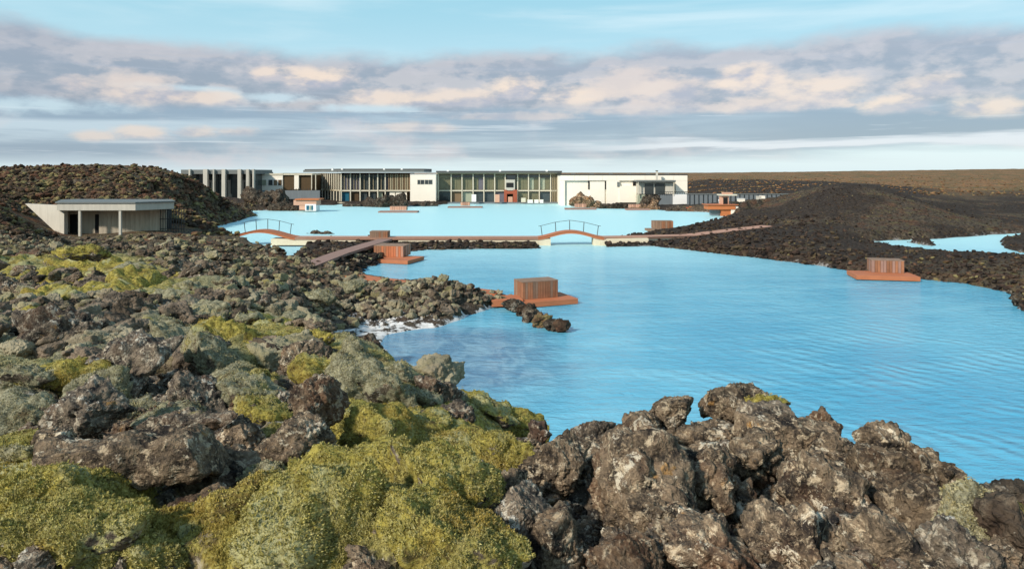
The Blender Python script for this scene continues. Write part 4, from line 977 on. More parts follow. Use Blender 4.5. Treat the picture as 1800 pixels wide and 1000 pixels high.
pbox('wall', 'slate', t, 444, 562, 335, 350, 152, .4)
for i in range(12): pbox('post', 'metal', t, 512+i*4, 512.7+i*4, 331.5, 335, 152.1, .15)

# --- glass pavilion with fins, the wing on the left bending away from us
def fins(t, xs, Y, q0, q1, mt, w=1.3, d=.5, name='fin'):
    for p in xs: pbox(name, mt, t, p-w/2, p+w/2, q0, q1, Y, d)
Y = 156
t = thing('finned_pavilion', 640, 357, Y, 'two storey glass pavilion with close set timber fins, left of the white block', 'building')
def wingbox(name, mt, t, p0, p1, q0, q1, off=0., d=.4):     # the left wing recedes from (600, Y) to (545, Y+16)
    def pt(p): s = (600-p)/55.; Yw = Y+16*s+off; return Yw
    Ya, Yb = pt(p0), pt(p1); a = px2w(p0, q0, Ya); b = px2w(p1, q0, Yb)
    za0 = EYE-(q1-HOR)*Yb/F; za1 = EYE-(q0-HOR)*Yb/F
    mb = MB(); mb.quadbox([(a[0], a[1], za0), (b[0], b[1], za0), (b[0], b[1]+d, za0), (a[0], a[1]+d, za0)], [(a[0], a[1], za1), (b[0], b[1], za1), (b[0], b[1]+d, za1), (a[0], a[1]+d, za1)])
    return mb.build(name, M[mt], t)
pbox('back_wall', 'louvre', t, 600, 722, 304, 356, Y+4, 6)
wingbox('wing_wall', 'panel_brown', t, 553, 600, 305, 357, 1.2, 4)
for i in range(10): wingbox('window', ('glass_olive', 'louvre')[i % 2], t, 555+i*4.5, 559+i*4.5, 307, 332, .75, .3)
for i in range(10): wingbox('window', 'glass_dark', t, 556+i*4.4, 559.4+i*4.4, 337, 353, .75, .3)
for i in range(14): wingbox('fin', 'fin_pale', t, 556+i*3.25, 557.1+i*3.25, 305.5, 335.5, 0, .35)
for i in range(8): wingbox('post', 'fin_pale', t, 561+i*5., 562.2+i*5., 335, 356, .1, .35)
wingbox('floor_band', 'fin', t, 556, 600, 334, 336.5, .2, .5)
ups = [(600, 615, 'glass_plum'), (617, 632, 'glass_plum'), (634, 648, 'glass_dark'), (650, 663, 'glass_dark'), (665, 676, 'glass_dark'), (678, 689, 'glass_plum')]
for p0, p1, mt in ups:
    w = pbox('window', 'metal', t, p0, p1, 306.5, 334, Y+.8, .25); pbox('pane', mt, w, p0+.5, p1-.5, 313, 333.4, Y+.72, .1); pbox('pane', 'glass_dark', w, p0+.5, p1-.5, 307.5, 312, Y+.72, .1)
for p0, p1, mt in ((600, 614, 'glass_blue'), (617, 631, 'panel_brown'), (634, 646, 'glass_dark'), (650, 661, 'glass_dark'), (664, 673, 'glass_pale'), (675, 684, 'glass_dark')):
    w = pbox('window', 'metal', t, p0, p1, 337.5, 355.5, Y+.8, .25); pbox('pane', mt, w, p0+.6, p1-.6, 338.2, 355, Y+.72, .1)
for p in (599.5, 615.8, 632.8, 649, 663.8, 677): pbox('column', 'fin_pale', t, p-.9, p+.9, 305.5, 357, Y, .5)
for p in (605, 610.5, 622, 627, 640, 656, 670): pbox('fin', 'fin', t, p-.4, p+.4, 307, 334, Y+.45, .25)
for i in range(13): pbox('louvre', 'fin' if i % 3 else 'louvre', t, 682.5+i*3., 684.2+i*3., 306.5, 334.5, Y+.2, .5)
for p0, p1 in ((685, 694), (695.5, 706.5), (711, 715)): pbox('panel', 'cream', t, p0, p1, 336.5, 352, Y+.5, .3)
pbox('floor_band', 'fin_pale', t, 599, 722, 334.2, 336.6, Y+.1, .5)
mb = MB(); a = [px2w(533, 303, Y+24)[:2], px2w(598, 303, Y-1.5)[:2], px2w(745, 303, Y-1.0)[:2], (px2w(748, 303, Y)[0], Y+12), (px2w(560, 303, Y)[0], Y+30)]
mb.prism(a, 7.2, 7.75); mb.build('roof', M['roof_grey'], t)
mb = MB(); a2 = [(x, y+1.2) for x, y in a[:3]]+[a[3], a[4]]; mb.prism(a2, 7.752, 8.0); mb.build('roof_upstand', M['roof'], t)
for p in (584, 601, 675, 706): pbox('sunlit_vent', 'white', t, p-1.6, p+1.6, 296.2, 300.2, Y-1, .5)  # roof vents; their white paint stands for the sun on them
pbox('terrace', 'wall_stone', t, 556, 690, 356, 360, Y-1.6, 3)
# --- white block with four little windows
Y = 155
t = thing('white_block', 742, 350, Y, 'plain white block with a row of four little dark windows between the two glass pavilions', 'building')
pbox('wall', 'cream', t, 721, 766, 307, 356, Y, 9)
for p0, p1 in ((734, 738.3), (739.5, 745.3), (747, 752.5), (753.5, 759.5)):
    w = pbox('window', 'concrete', t, p0-.5, p1+.5, 316, 324.2, Y-.06, .1); pbox('pane', 'glass_dark', w, p0, p1, 316.6, 323.7, Y-.1, .05)
pbox('coping', 'white', t, 720.7, 766.3, 306.2, 307.4, Y-.08, 9.1)
# --- main glass front
Y = 158
t = thing('glass_fronted_hall', 876, 357, Y, 'long glass fronted hall with olive tinted panes and a red framed entrance, in the middle', 'building')
pbox('back_wall', 'louvre', t, 768, 985, 304, 357, Y+5, 6)
pbox('side_wall', 'fin', t, 767, 769.5, 304, 357, Y+.6, 4.4)
cols_ = [770.5, 793, 812, 831.5, 850.5, 869.5, 888, 910, 929, 948, 968]
for i in range(10):
    p0, p1 = cols_[i]+1, cols_[i+1]-1
    w = pbox('window', 'fin', t, p0, p1, 307, 334.5, Y+.8, .25)
    pbox('pane', 'glass_dark' if i not in (0, 5) else 'glass_olive', w, p0+.5, p1-.5, 307.8, 312.5, Y+.70, .1)
    m_ = (p0+p1)/2; pbox('pane', ('glass_olive', 'glass_pale')[i in (8, 9)], w, p0+.5, m_-.3, 313.2, 333.8, Y+.70, .1)
    pbox('pane', ('glass_olive', 'glass_plum')[i in (3,)], w, m_+.3, p1-.5, 313.2, 333.8, Y+.70, .1)
    if i == 6: continue
    w = pbox('window', 'metal', t, p0, p1, 337, 356, Y+.8, .25)
    pbox('pane', ('glass_dark', 'louvre', 'glass_pale', 'glass_dark', 'glass_dark', 'glass_plum', '', 'glass_olive', 'glass_olive', 'glass_dark')[i], w, p0+.5, p1-.5, 337.7, 355.4, Y+.70, .1)
for p in cols_: pbox('column', 'fin_pale', t, p-.9, p+.9, 305, 357, Y, .5)
for i, p in enumerate((972, 975.5, 979, 982.5)): pbox('fin', 'fin', t, p-.7, p+.7, 305.5, 356, Y+.1, .5)
pbox('floor_band', 'fin_pale', t, 769, 985, 334.3, 336.6, Y+.1, .5)
pbox('soffit', 'fin', t, 768, 987, 303.6, 306.2, Y-.6, 6)
pbox('roof', 'roof', t, 766.5, 988, 300.6, 303.4, Y-1.2, 14)
for p in (787, 879, 961): pbox('sunlit_vent', 'white', t, p-1.8, p+1.8, 298.8, 301.8, Y-1.3, .5)  # vents along the roof, sunlight put into their white colour
en = pbox('entrance', 'red', t, 886, 891, 334, 357, Y-.7, .6)
pbox('jamb', 'red', en, 902, 909, 334, 357, Y-.7, .6); pbox('lintel', 'red', en, 891, 902, 336, 341, Y-.7, .6); pbox('step', 'peach', en, 893, 901, 346, 357, Y-.6, .5)
s_ = pbox('sign_box', 'concrete', t, 888.5, 905, 316, 335, Y-.5, .8); pbox('dark_screen', 'door', s_, 890, 902.5, 321.5, 329.5, Y-.6, .08); pbox('dark_screen', 'metal', s_, 891.5, 906, 308.5, 315.5, Y-.6, .1)
pbox('terrace', 'slate', t, 766, 990, 356, 359, Y-2.2, 2.8)
for p, q0, h_, mt, lb in ((833, 342, 13, 'white', 'pale grey wind screen on the glass hall terrace, left of the pinkish one'), (874, 342, 14, 'peach', 'pinkish wind screen just left of the red entrance'), (920, 348, 8, 'fin_pale', 'low pale counter right of the red entrance')):
    t = thing('terrace_screen', p, q0+h_, 154, lb, 'screen'); pbox('panel', mt, t, p-4, p+4, q0, q0+h_, 154, .15); pbox('foot', 'metal', t, p-4.3, p+4.3, q0+h_, q0+h_+1, 153.9, .35)
for p, w_, lb in ((932, 9, 'long white bench box at the water edge below the glass hall'), (943, 7, 'short white bench box in the middle of the three below the glass hall'), (952, 6, 'cream bench box at the right end of the three below the glass hall')):
    t = thing('bench_box', p, 356, 152, lb, 'bench'); pbox('box', 'white', t, p-w_/2, p+w_/2, 352, 357, 152, .8); pbox('lid', 'cream', t, p-w_/2-.3, p+w_/2+.3, 351.2, 352, 151.95, .9)
# --- long white building
Y = 148
t = thing('long_white_building', 1095, 358, Y, 'long low cream coloured building with shallow recesses at the right end of the complex', 'building')
pbox('wall', 'cream', t, 985, 1208, 309, 364, Y+.5, 14)
pbox('roof_edge', 'roof', t, 984, 1208.8, 306.6, 308.6, Y+.2, 14.5)
for i in range(9): a_ = 985+i*24.85; pbox('wall_panel', 'cream', t, a_, min(a_+24.6, 1208.3), 308.7, 317.6, Y, .48)
for i in range(6): pbox('roof_vent', 'roof_grey', t, 1005+i*33, 1011+i*33, 305.3, 306.5, Y+5, 1.2)
for p0, p1 in ((985, 993), (1066, 1089), (1120.5, 1134), (1188, 1208.3)): pbox('pilaster', 'cream', t, p0, p1, 317.8, 362, Y, .48)
pbox('pilaster', 'cream', t, 1037, 1063, 319.5, 358, Y+.2, .28)
pbox('recess_slot', 'door', t, 1034, 1036.5, 318.2, 333, Y+.3, .18)
pbox('recess_slot', 'door', t, 1063.3, 1065.8, 318.2, 333, Y+.3, .18)
w = pbox('window', 'door', t, 1113, 1119, 318.3, 327, Y+.1, .38); pbox('box_wall', 'cream', t, 1089.5, 1120, 327.2, 356, Y-.3, .7)
w = pbox('lamp', 'roof_grey', t, 1085, 1088.5, 320, 328, Y-.25, .25)
for p, q in ((1101, 309), (1140, 312)): pass
ms = pbox('chimney', 'concrete', t, 1153.4, 1156.6, 301, 318, Y-2, .4); pbox('cap', 'roof', ms, 1153, 1157, 299.8, 301, Y-2.05, .5)
t2 = thing('glass_annex', 1155, 358, Y-3, 'small glass walled annex with a thin canopy in front of the long white building', 'annex')
pbox('wall', 'concrete', t2, 1121, 1186, 320, 341, Y-2.2, 2); pbox('canopy', 'roof_grey', t2, 1119, 1188, 317, 319.6, Y-3.6, 3.4)
for p0, p1 in ((1133.5, 1148), (1152, 1168)):
    w = pbox('window', 'metal', t2, p0, p1, 323, 342, Y-2.4, .18); pbox('pane', 'glass_dark', w, p0+.6, p1-.6, 323.6, 341.4, Y-2.46, .05)
pbox('screen', 'concrete', t2, 1170, 1184, 322, 341, Y-2.5, .2)
for p in (1122, 1184.5): pbox('post', 'fin_pale', t2, p-.6, p+.6, 319.6, 344, Y-3.4, .2)
pbox('base_wall', 'slate', t2, 1158, 1183, 342.5, 366, Y-3, 2.4); pbox('base_wall', 'white', t2, 1183.2, 1208, 342, 366, Y-3.3, 2.6); pbox('base_wall', 'glass_pale', t2, 1121, 1134, 342.5, 360, Y-2.6, 2)  # first wall: shade on it is painted in with the slate colour
mb = MB()
for i in range(13): mb.px(1159+i*4, 1159.5+i*4, 337.5, 342.4, Y-3.2, .08)
mb.px(1158, 1209, 337, 337.9, Y-3.22, .1); mb.build('railing', M['metal'], t2)
# --- slate coloured wall and things in front of it
t = thing('slate_wall', 1300, 362, 140, 'long blue grey retaining wall beneath the dark lava bank at right', 'wall')
pbox('wall', 'slate', t, 1208.5, 1400, 342, 368, 140, .5); pbox('coping', 'roof_grey', t, 1208.4, 1401, 340.6, 341.9, 139.9, .8)
for i in range(23): pbox('post', 'metal', t, 1212+i*8, 1212.9+i*8, 342, 366, 139.85, .14)
def kiosk():
    Yk = 112
    t = thing('bathing_kiosk', 1272, 381, Yk, 'orange timber kiosk with a small tower and white pier on the far shore', 'kiosk')
    pbox('tower', 'peach', t, 1268.5, 1281, 344.5, 361, Yk+1.2, 1.4); pbox('tower_opening', 'door', t, 1271.5, 1279, 347.5, 359.5, Yk+1.12, .07)
    pbox('tower_roof', 'fin_pale', t, 1267, 1296, 342, 344.2, Yk+.8, 2.2); pbox('tower_roof', 'peach', t, 1273, 1288, 338.5, 341.8, Yk+1.2, 1.4)
    pbox('fascia', 'orange', t, 1245, 1293, 361, 368.5, Yk, 2.6); pbox('deck', 'deck', t, 1243, 1298, 359.6, 360.9, Yk-.2, 3.2)
    pbox('wall', 'orange', t, 1268, 1285, 368.7, 381, Yk+.3, 1.6); pbox('pier', 'cream', t, 1285.3, 1298, 363, 382, Yk+.1, 1.8); pbox('dark_wall', 'slate', t, 1250, 1267.5, 368.7, 378, Yk+.9, 1.)
    for p in (1285, 1293.5): pbox('post', 'metal', t, p, p+.8, 344.3, 360, Yk+1., .1)
kiosk()
for p0, p1, q0, q1, lab in ((1298.5, 1309.5, 350, 367, 'square cream pillar right beside the orange kiosk'), (1326.5, 1331.5, 356, 368, 'narrow cream pillar left of the dark doorway tower')):
    t = thing('pillar', (p0+p1)/2, q1, 118, lab, 'pillar'); pbox('shaft', 'cream', t, p0, p1, q0, q1, 118, .8); pbox('cap', 'white', t, p0-.4, p1+.4, q0-1, q0, 117.95, .9); pbox('foot', 'silica', t, p0-.8, p1+.8, q1, q1+2.5, 117.9, 1.)
t = thing('doorway_tower', 1339, 367, 122, 'narrow concrete tower with a dark doorway against the slate wall', 'tower')
pbox('side', 'concrete', t, 1333, 1338, 345, 368, 122, 1.2); pbox('head', 'cream', t, 1338.2, 1345, 344.5, 349.5, 122, 1.2); pbox('doorway', 'door', t, 1338.2, 1344.5, 349.7, 367, 122.2, .8); pbox('side', 'concrete', t, 1344.7, 1346, 349.7, 368, 122, 1.2)
t = thing('jetty', 1325, 375, 114, 'red stepped jetty on the white shore right of the orange kiosk', 'jetty')
mb = MB(); mb.quadbox([px2w(1318, 372, 114), px2w(1337, 380, 112), px2w(1340, 379, 114), px2w(1322, 371, 116)], [px2w(1316, 367, 114), px2w(1335, 375.5, 112), px2w(1338, 374.5, 114), px2w(1320, 366.5, 116)]); mb.build('deck', M['red'], t)
pbox('step', 'red', t, 1324, 1334, 366, 371, 116, .8)
t = thing('shore_terrace', 1350, 372, 116, 'white terrace with low ledges along the foot of the slate wall', 'terrace')
pbox('ledge', 'silica', t, 1338, 1376, 368, 371, 118, 3); pbox('ledge', 'white', t, 1336, 1362, 371.2, 375.5, 116.5, 3)
t = thing('red_wall', 1228, 368, 126, 'low red timber wall running from the annex towards the orange kiosk', 'wall')
pbox('wall', 'red', t, 1206, 1247, 364.5, 368.5, 126, .4); pbox('ledge', 'silica', t, 1222, 1246, 368.7, 373, 124.8, 1.4); pbox('coping', 'orange', t, 1212, 1247, 363.4, 364.4, 125.9, .6)
for i, (p, q, h_) in enumerate(((1348, 366, 9), (1353, 365, 7), (1361, 366, 8), (1369, 365, 8), (1375, 364, 10), (1389, 358, 8), (1321, 364, 10), (1264, 358, 7))):
    t = tag(empty('bollard_lamp', px2w(p, q, 119)), ('white bollard lamp next to the doorway tower', 'second white lamp right of the doorway tower', 'third white lamp along the slate wall', 'fourth white lamp along the slate wall', 'fifth white lamp where the dark hill begins', 'last white lamp at the top of the dark slope', 'white lamp standing behind the red jetty', 'white lamp left of the kiosk tower')[i], 'lamp', 'white lamps before the slate wall')
    x, y, z = px2w(p, q, 119); cyl('post', 'white', t, (x, y, z-.3), (x, y, z+h_*.07), .045, 6); cyl('head', 'white', t, (x, y, z+h_*.07), (x, y, z+h_*.07+.22), .13, 8)

# --- swim up bar at the left shore
Y = 124
t = thing('swim_up_bar', 537, 371, Y, 'small salmon coloured swim-up bar with a white framed window on the left shore', 'bar')
pbox('wall', 'peach', t, 516, 556, 352, 361, Y, 3); pbox('roof', 'orange', t, 518, 560, 349.8, 351.9, Y-.3, 3.6); pbox('wall', 'peach', t, 526, 536, 361.1, 369, Y+.1, 2.5)
w = pbox('window', 'white', t, 536.2, 555.5, 359, 371, Y-.1, 2.4); pbox('pane', 'glass_blue', w, 538.5, 543, 361.5, 369.5, Y-.15, .05); pbox('pane', 'glass_pale', w, 544, 547, 361.5, 369.5, Y-.15, .05); pbox('pane', 'glass_blue', w, 547.6, 550, 361.5, 369.5, Y-.15, .05)

# --- lava mounds and islets of the far shore: real heaps of clinker
def mound(name, lab, px0, px1, py0, py1, Y, mat='rock_black', n=3, seed=0, cat='rock mound', kind='l'):
    s = Y/F; w, h = (px1-px0)*s, (py1-py0)*s
    me = rock_mesh(name, M[mat], 6, kind, seed, (w, max(w*.35, h*1.2), h*1.7), .9)
    x, y, z = px2w((px0+px1)/2, py1, Y); o = link(name, me, None, (x, y, z+h*.08)); return tag(o, lab, cat)
mound('lava_mound', 'dark lava mound between the columned hall and the salmon coloured bar', 428, 524, 327, 371, 133, 'rock_black', seed=2001)
mound('lava_mound', 'dark lava shoulder in front of the salmon coloured bar', 470, 540, 352, 372, 128, 'rock_black', seed=2002)
mound('islet', 'long low dark islet in front of the finned pavilion', 632, 732, 343, 365, 142, 'rock_black', seed=2003, cat='islet')
mound('islet', 'low dark islet in front of the white block', 715, 782, 347, 364, 146, 'rock_black', seed=2004, cat='islet')
mound('islet', 'flat dark islet at the left foot of the finned pavilion', 602, 650, 355, 365, 144, 'rock_black', seed=2005, cat='islet')
mound('lava_mound', 'rounded brown lava mound before the left recess of the long white building', 1004, 1066, 342, 361, 140, 'rock_brown', seed=2006)
mound('islet', 'low dark rocks right of the rounded mound by the long white building', 1045, 1112, 356, 367, 136, 'rock_black', seed=2007, cat='islet')
mound('lava_mound', 'dark mound in front of the glass annex', 1122, 1162, 342, 364, 137, 'rock_black', seed=2008)
mound('islet', 'low reddish rocks at the water edge below the glass annex', 1105, 1180, 361, 370, 132, 'rock_brown', seed=2009, cat='islet')
mound('islet', 'dark rocks at the water edge below the white base wall', 1150, 1250, 364, 373, 127, 'rock_black', seed=2010, cat='islet')
mound('islet', 'black rock islet behind the boardwalk right of the left bridge', 516, 588, 402, 417, 80, 'rock_black', seed=2011, cat='islet')
mound('boulder', 'large rounded brown boulder beside the mound at the glass annex', 1141, 1158, 348, 362, 133, 'peach' if False else 'rock_brown', seed=2012, cat='boulder', kind='a')
# low rounded rock spit running out from the near dock
for i, (px, py, w, h) in enumerate(((905, 538, 42, 26), (922, 545, 36, 28), (934, 556, 36, 28), (949, 565, 38, 26), (966, 570, 34, 22), (980, 572, 32, 22), (990, 574, 32, 26))):
    Y = (EYE-.25)*F/(py-HOR); s = Y/F; x, y, z = px2w(px, py, Y)
    me = rock_mesh('spit_rock', M['rock_black' if i not in (3, 6) else 'far_brown'], 5, 'l' if i % 2 else 'a', 2100+i, (w*s*1.1, w*s*.7, h*s*1.05), 1.)
    tag(link('spit_rock', me, None, (x, y, z)), ('black rock touching the dock at the landward end of the rock spit', 'second black rock of the spit from the dock', 'dark red rock, third of the spit from the dock', 'red brown rock in the middle of the spit', 'low black rock, fifth of the spit from the dock', 'flat black rock next to the tip of the spit', 'round reddish rock at the outer tip of the spit')[i], 'rock', 'rocks of the spit by the near dock')
for i, (px, py, w) in enumerate(((1778, 512, 20), (1786, 522, 26), (1790, 534, 30))):
    Y = EYE*F/(py+4-HOR); s = Y/F
    tag(link('shore_rock', rock_mesh('shore_rock', M['rock_black'], 5, 'l', 2150+i, (w*s, w*s*.8, w*s*.6)), None, px2w(px, py, Y)), ('uppermost small black rock in the water at the right edge', 'middle black rock in the water at the right edge', 'lowest black rock in the water at the right edge')[i], 'rock', 'black rocks in the water at the right edge')

# --- floating platforms and plank huts
def plank(me_cache, w, h, d, mat):
    key = (round(w, 3), round(h, 3), round(d, 3), mat)
    if key not in me_cache:
        mb = MB(); mb.quadbox([(-w/2, 0, 0), (w/2, 0, 0), (w/2, d, 0), (-w/2, d, 0)], [(-w/2, 0, h), (w/2, 0, h), (w/2, d, h), (-w/2, d, h)]); me_cache[key] = mb.mesh('plank', M[mat])
    return me_cache[key]
PC = {}
def hut(px, py, zb, w, d, h, yaw, label, pw=.15, mats=('wood', 'wood', 'wood', 'wood_grey'), slats=True):
    Y = (EYE-zb)*F/(py-HOR); x, y, z = px2w(px, py, Y)
    t = empty('bath_hut', (x, y, zb), yaw, label, 'hut', 'low timber huts round the lagoon')
    mb = MB(); mb.box(-w/2+.06, w/2-.06, -d/2+.06, d/2-.06, 0, h-.05); link('core', mb.mesh('core', M['door']), t)
    for sx, L_, off, rz in ((0, w, d/2, 0), (0, w, d/2, math.pi), (1, d, w/2, math.pi/2), (1, d, w/2, -math.pi/2)):
        n = max(3, int(L_/pw)); ww = L_/n
        for i in range(n):
            o = link('plank', plank(PC, ww*.9, h, .045, random.choice(mats)), t); a = -L_/2+ww*(i+.5)
            o.rotation_euler = (0, 0, rz); c, s = math.cos(rz), math.sin(rz); lx, ly = a, -off-random.uniform(0, .012)
            o.location = (lx*c-ly*s, lx*s+ly*c, random.uniform(0, .01))
    n = max(4, int(d/.16)) if slats else 1
    for i in range(n):
        ww = d/n; mb = MB(); key = ('top', round(w, 2), round(ww, 3))
        if key not in PC: mb.box(-w/2-.03, w/2+.03, -ww*.46, ww*.46, 0, .04); PC[key] = mb.mesh('top_board', M['wood_grey'])
        o = link('top_board', PC[key], t); o.location = (0, -d/2+ww*(i+.5), h+.01)
    return t, Y
def platform(px, py, zt, w, d, yaw, label, name='float_platform', mat='deck', boards=12, th=.22):
    Y = (EYE-zt)*F/(py-HOR); x, y, z = px2w(px, py, Y)
    t = empty(name, (x, y, 0), yaw, label, 'platform', 'timber float platforms round the lagoon')
    for i in range(boards):
        ww = d/boards; key = ('bd', round(w, 2), round(ww, 3), mat)
        if key not in PC: mb = MB(); mb.box(-w/2, w/2, -ww*.47, ww*.47, 0, .045); PC[key] = mb.mesh('board', M[mat])
        o = link('board', PC[key], t); o.location = (0, -d/2+ww*(i+.5), zt-.045)
    for s in (-1, 1):
        mb = MB(); mb.box(-w/2+.01, w/2-.01, s*(d/2-.04)-.03, s*(d/2-.04)+.03, zt-.05-th, zt-.047); link('side_beam', mb.mesh('side_beam', M[mat]), t)
        mb = MB(); mb.box(s*(w/2-.04)-.03, s*(w/2-.04)+.03, -d/2+.08, d/2-.08, zt-.05-th, zt-.047); link('side_beam', mb.mesh('side_beam', M[mat]), t)
    mb = MB(); mb.box(-w/2+.3, w/2-.3, -d/2+.3, d/2-.3, -.3, zt-.06); link('float_tank', mb.mesh('float_tank', M['metal']), t)
    return t
platform(944, 523, .30, 3.9, 2.3, math.radians(22), 'red timber float platform beneath the nearest hut, reaching to the right', boards=14)
hut(942, 521, .305, 2.1, 1.25, .90, math.radians(22), 'nearest plank hut of weathered brown boards at the end of the red dock', .15, ('wood', 'wood', 'wood_grey'))
platform(696, 453, .30, 3.6, 3.0, math.radians(-18), 'red timber float platform under the hut with bright orange boards', boards=12)
hut(690, 449, .305, 2.5, 1.9, .86, math.radians(-10), 'hut with bright orange brown boards beside the black promontory', .2, ('deck', 'wood', 'deck_pink'))
platform(1551, 481, .32, 3.9, 2.4, math.radians(-12), 'lone red float platform close to the right bank', boards=11)
hut(1556, 477, .325, 2.0, 1.3, .80, math.radians(-14), 'plank hut standing on the lone float by the right bank', .17, ('wood', 'deck_path', 'wood'))
hut(668, 417, .75, 1.75, 1.4, .58, 0, 'small hut standing on the boardwalk between the two bridges', .2, ('wood', 'wood_grey'), False)
platform(1160, 402, .25, 3.4, 2., 0, 'small dark platform with the grey hut behind the right walkway', boards=8, mat='wood_grey')
hut(1164, 401, .255, 2.4, 1.5, .88, 0, 'grey brown hut behind the right walkway', .22, ('wood_grey', 'wood'), False)
for (px, py, w, hw, lb, lh) in ((701, 371, 7., 3.0, 'dark float out in the far water before the finned pavilion', 'pinkish hut on the far float before the finned pavilion'), (818, 363, 7., 1.9, 'dark float in the far water before the glass hall', 'small pinkish hut on the far float before the glass hall'),
        (1020, 366, 6., 2.1, 'dark float beside the rounded mound at the long white building', 'pinkish hut on the float beside the rounded mound'), (1120, 367, 4.4, 3.2, 'float at the water edge before the glass annex', 'long low pinkish hut by the water edge before the glass annex')):
    platform(px, py, .25, w, 2.4, 0, lb, mat='deck_path', boards=6, th=.3)
    hut(px, py-1.5, .26, hw, 1.4, .68, 0, lh, .4, ('peach', 'deck_pink'), False)

# --- boardwalks, bridges and their walls
def boardwalk(name, label, pts, width, mat, group=None, step=.17, beam=.16, cat='boardwalk'):
    """pts: front edge of the deck (x, y, z) from left to right; boards lie across it"""
    t = empty(name, pts[0], 0, label, cat, group); P = [Vector(p) for p in pts]; mb = MB()
    bl = [MB(), MB()]
    for a, b in zip(P[:-1], P[1:]):
        d = b-a; L = d.length; e = d.normalized(); nrm = Vector((-e.y, e.x, 0)).normalized()
        if nrm.y < 0 and abs(e.x) > abs(e.y): nrm = -nrm
        n = max(1, round(L/step)); st = L/n
        for i in range(n):
            p = a+e*(st*(i+.04)); q = a+e*(st*(i+.96)); up = Vector((0, 0, .045)); r_ = nrm*width
            mb.quadbox([p-up, q-up, q+r_-up, p+r_-up], [p, q, q+r_, p+r_])
        for k_, off in enumerate((.05, width-.12)):
            o = nrm*off; dn = Vector((0, 0, beam)); th = nrm*.07; u0 = Vector((0, 0, .047))
            bl[k_].quadbox([a+o-dn-u0, b+o-dn-u0, b+o+th-dn-u0, a+o+th-dn-u0], [a+o-u0, b+o-u0, b+o+th-u0, a+o+th-u0])
    o = mb.build('deck_boards', M[mat], t); o['kind'] = 'stuff'
    for q in bl: q.build('side_beam', M[mat], t)
    return t
def arch(px0, px1, Yd, z0, z1, n=14, ramp=1.0):
    out = []
    for i in range(n+1):
        s = i/n; x = (px0+(px1-px0)*s-900)*Yd/F; out.append((x, Yd, z0+(z1-z0)*math.sin(math.pi*s)**1.5))
    return out
def railing(t, pts, Yr, h, lean=.12, n=5):
    top = []
    for i in range(n):
        j = i*(len(pts)-1)/(n-1); k0 = int(j); k1 = min(k0+1, len(pts)-1); a = Vector(pts[k0]).lerp(Vector(pts[k1]), j-k0)
        s = (i/(n-1)-.5)*2; b = a+Vector((s*lean, 0, h)); top.append(b); cyl('post', 'metal', t, (a.x, Yr, a.z), (b.x, Yr, b.z), .035, 6)
    mb = MB()
    a0 = top[0]+Vector((-.25, 0, -.04)); a1 = top[-1]+Vector((.25, 0, -.04)); pp = [a0]+top+[a1]
    for a, b in zip(pp[:-1], pp[1:]): mb.tube((a.x, Yr, a.z), (b.x, Yr, b.z), .022, None, 6)
    mb.build('handrail', M['metal'], t)
Yd = 67.
al = arch(392, 518, Yd, .80, 1.50); ar = arch(946, 1062, Yd, .80, 1.42)
t = boardwalk('foot_bridge', 'arched timber footbridge at left with a short metal railing', al, 1.8, 'deck', 'arched footbridges of the lagoon', beam=.2, cat='bridge'); railing(t, al[3:13], Yd+1.75, 1.0)
t = boardwalk('foot_bridge', 'arched timber footbridge in the middle with a railing on its far side', ar, 1.8, 'deck', 'arched footbridges of the lagoon', beam=.2, cat='bridge'); railing(t, ar[1:14], Yd+1.75, .95)
boardwalk('boardwalk', 'straight timber boardwalk linking the two arched bridges', [al[-1], px2w(600, 0, Yd)[:2]+(.80,), px2w(700, 0, Yd)[:2]+(.78,), ar[0]], 1.8, 'deck_pink')
boardwalk('boardwalk', 'short boardwalk end left of the left bridge', [px2w(350, 0, Yd)[:2]+(.8,), al[0]], 1.8, 'deck_pink')
p1, p2, p3 = px2w(1225, 414, 71), px2w(1290, 406, 75), px2w(1362, 397.5, 80)
boardwalk('boardwalk', 'pinkish boardwalk climbing to the right from the middle bridge', [ar[-1], px2w(1140, 416.2, 68), p1, p2, p3], 1.8, 'deck_pink')
boardwalk('boardwalk', 'brown boardwalk descending diagonally across the black promontory', [px2w(552, 468, 44.5), px2w(612, 444.5, 52), px2w(668, 427, 59), px2w(690, 420, 66)], 1.35, 'deck_path')
boardwalk('boardwalk', 'low red boardwalk at the water edge behind the mossy headland', [px2w(606, 485, 42), px2w(640, 490.5, 41), px2w(700, 498, 39.6), px2w(780, 507, 38.4), px2w(870, 517, 37.4)], 1.1, 'deck')
t = platform(888, 523, .42, 1.7, 1.5, math.radians(10), 'bright orange landing between the low boardwalk and the nearest hut', name='landing', mat='deck', boards=8, th=.28)
def walls(lab, segs):
    t = empty('causeway_wall', px2w(segs[0][0], 430, Yd), 0, lab, 'wall', 'pale walls carrying the boardwalk')
    for (p0, p1, q0, q1, Y_, d_) in segs: pbox('wall', 'wall_stone', t, p0, p1, q0, q1, Y_, d_)
walls('pale wall carrying the boardwalk left of the left bridge', [(350, 424, 420, 436, Yd+.12, 1.5)])
walls('pale wall right of the left bridge with a dark ledge at water level', [(476, 568, 420, 436, Yd+.12, 1.5)])
walls('low ochre wall showing under the middle of the boardwalk', [(568.2, 630, 420.5, 430, Yd+.14, 1.4), (700, 946, 421, 433, Yd+.14, 1.4)])
walls('cream abutment at the left foot of the middle bridge', [(946.2, 968, 420, 434, Yd+.12, 1.5)])
t = empty('causeway_wall', px2w(1045, 430, Yd), 0, 'long cream wall with a square pier right of the middle bridge', 'wall', 'pale walls carrying the boardwalk')
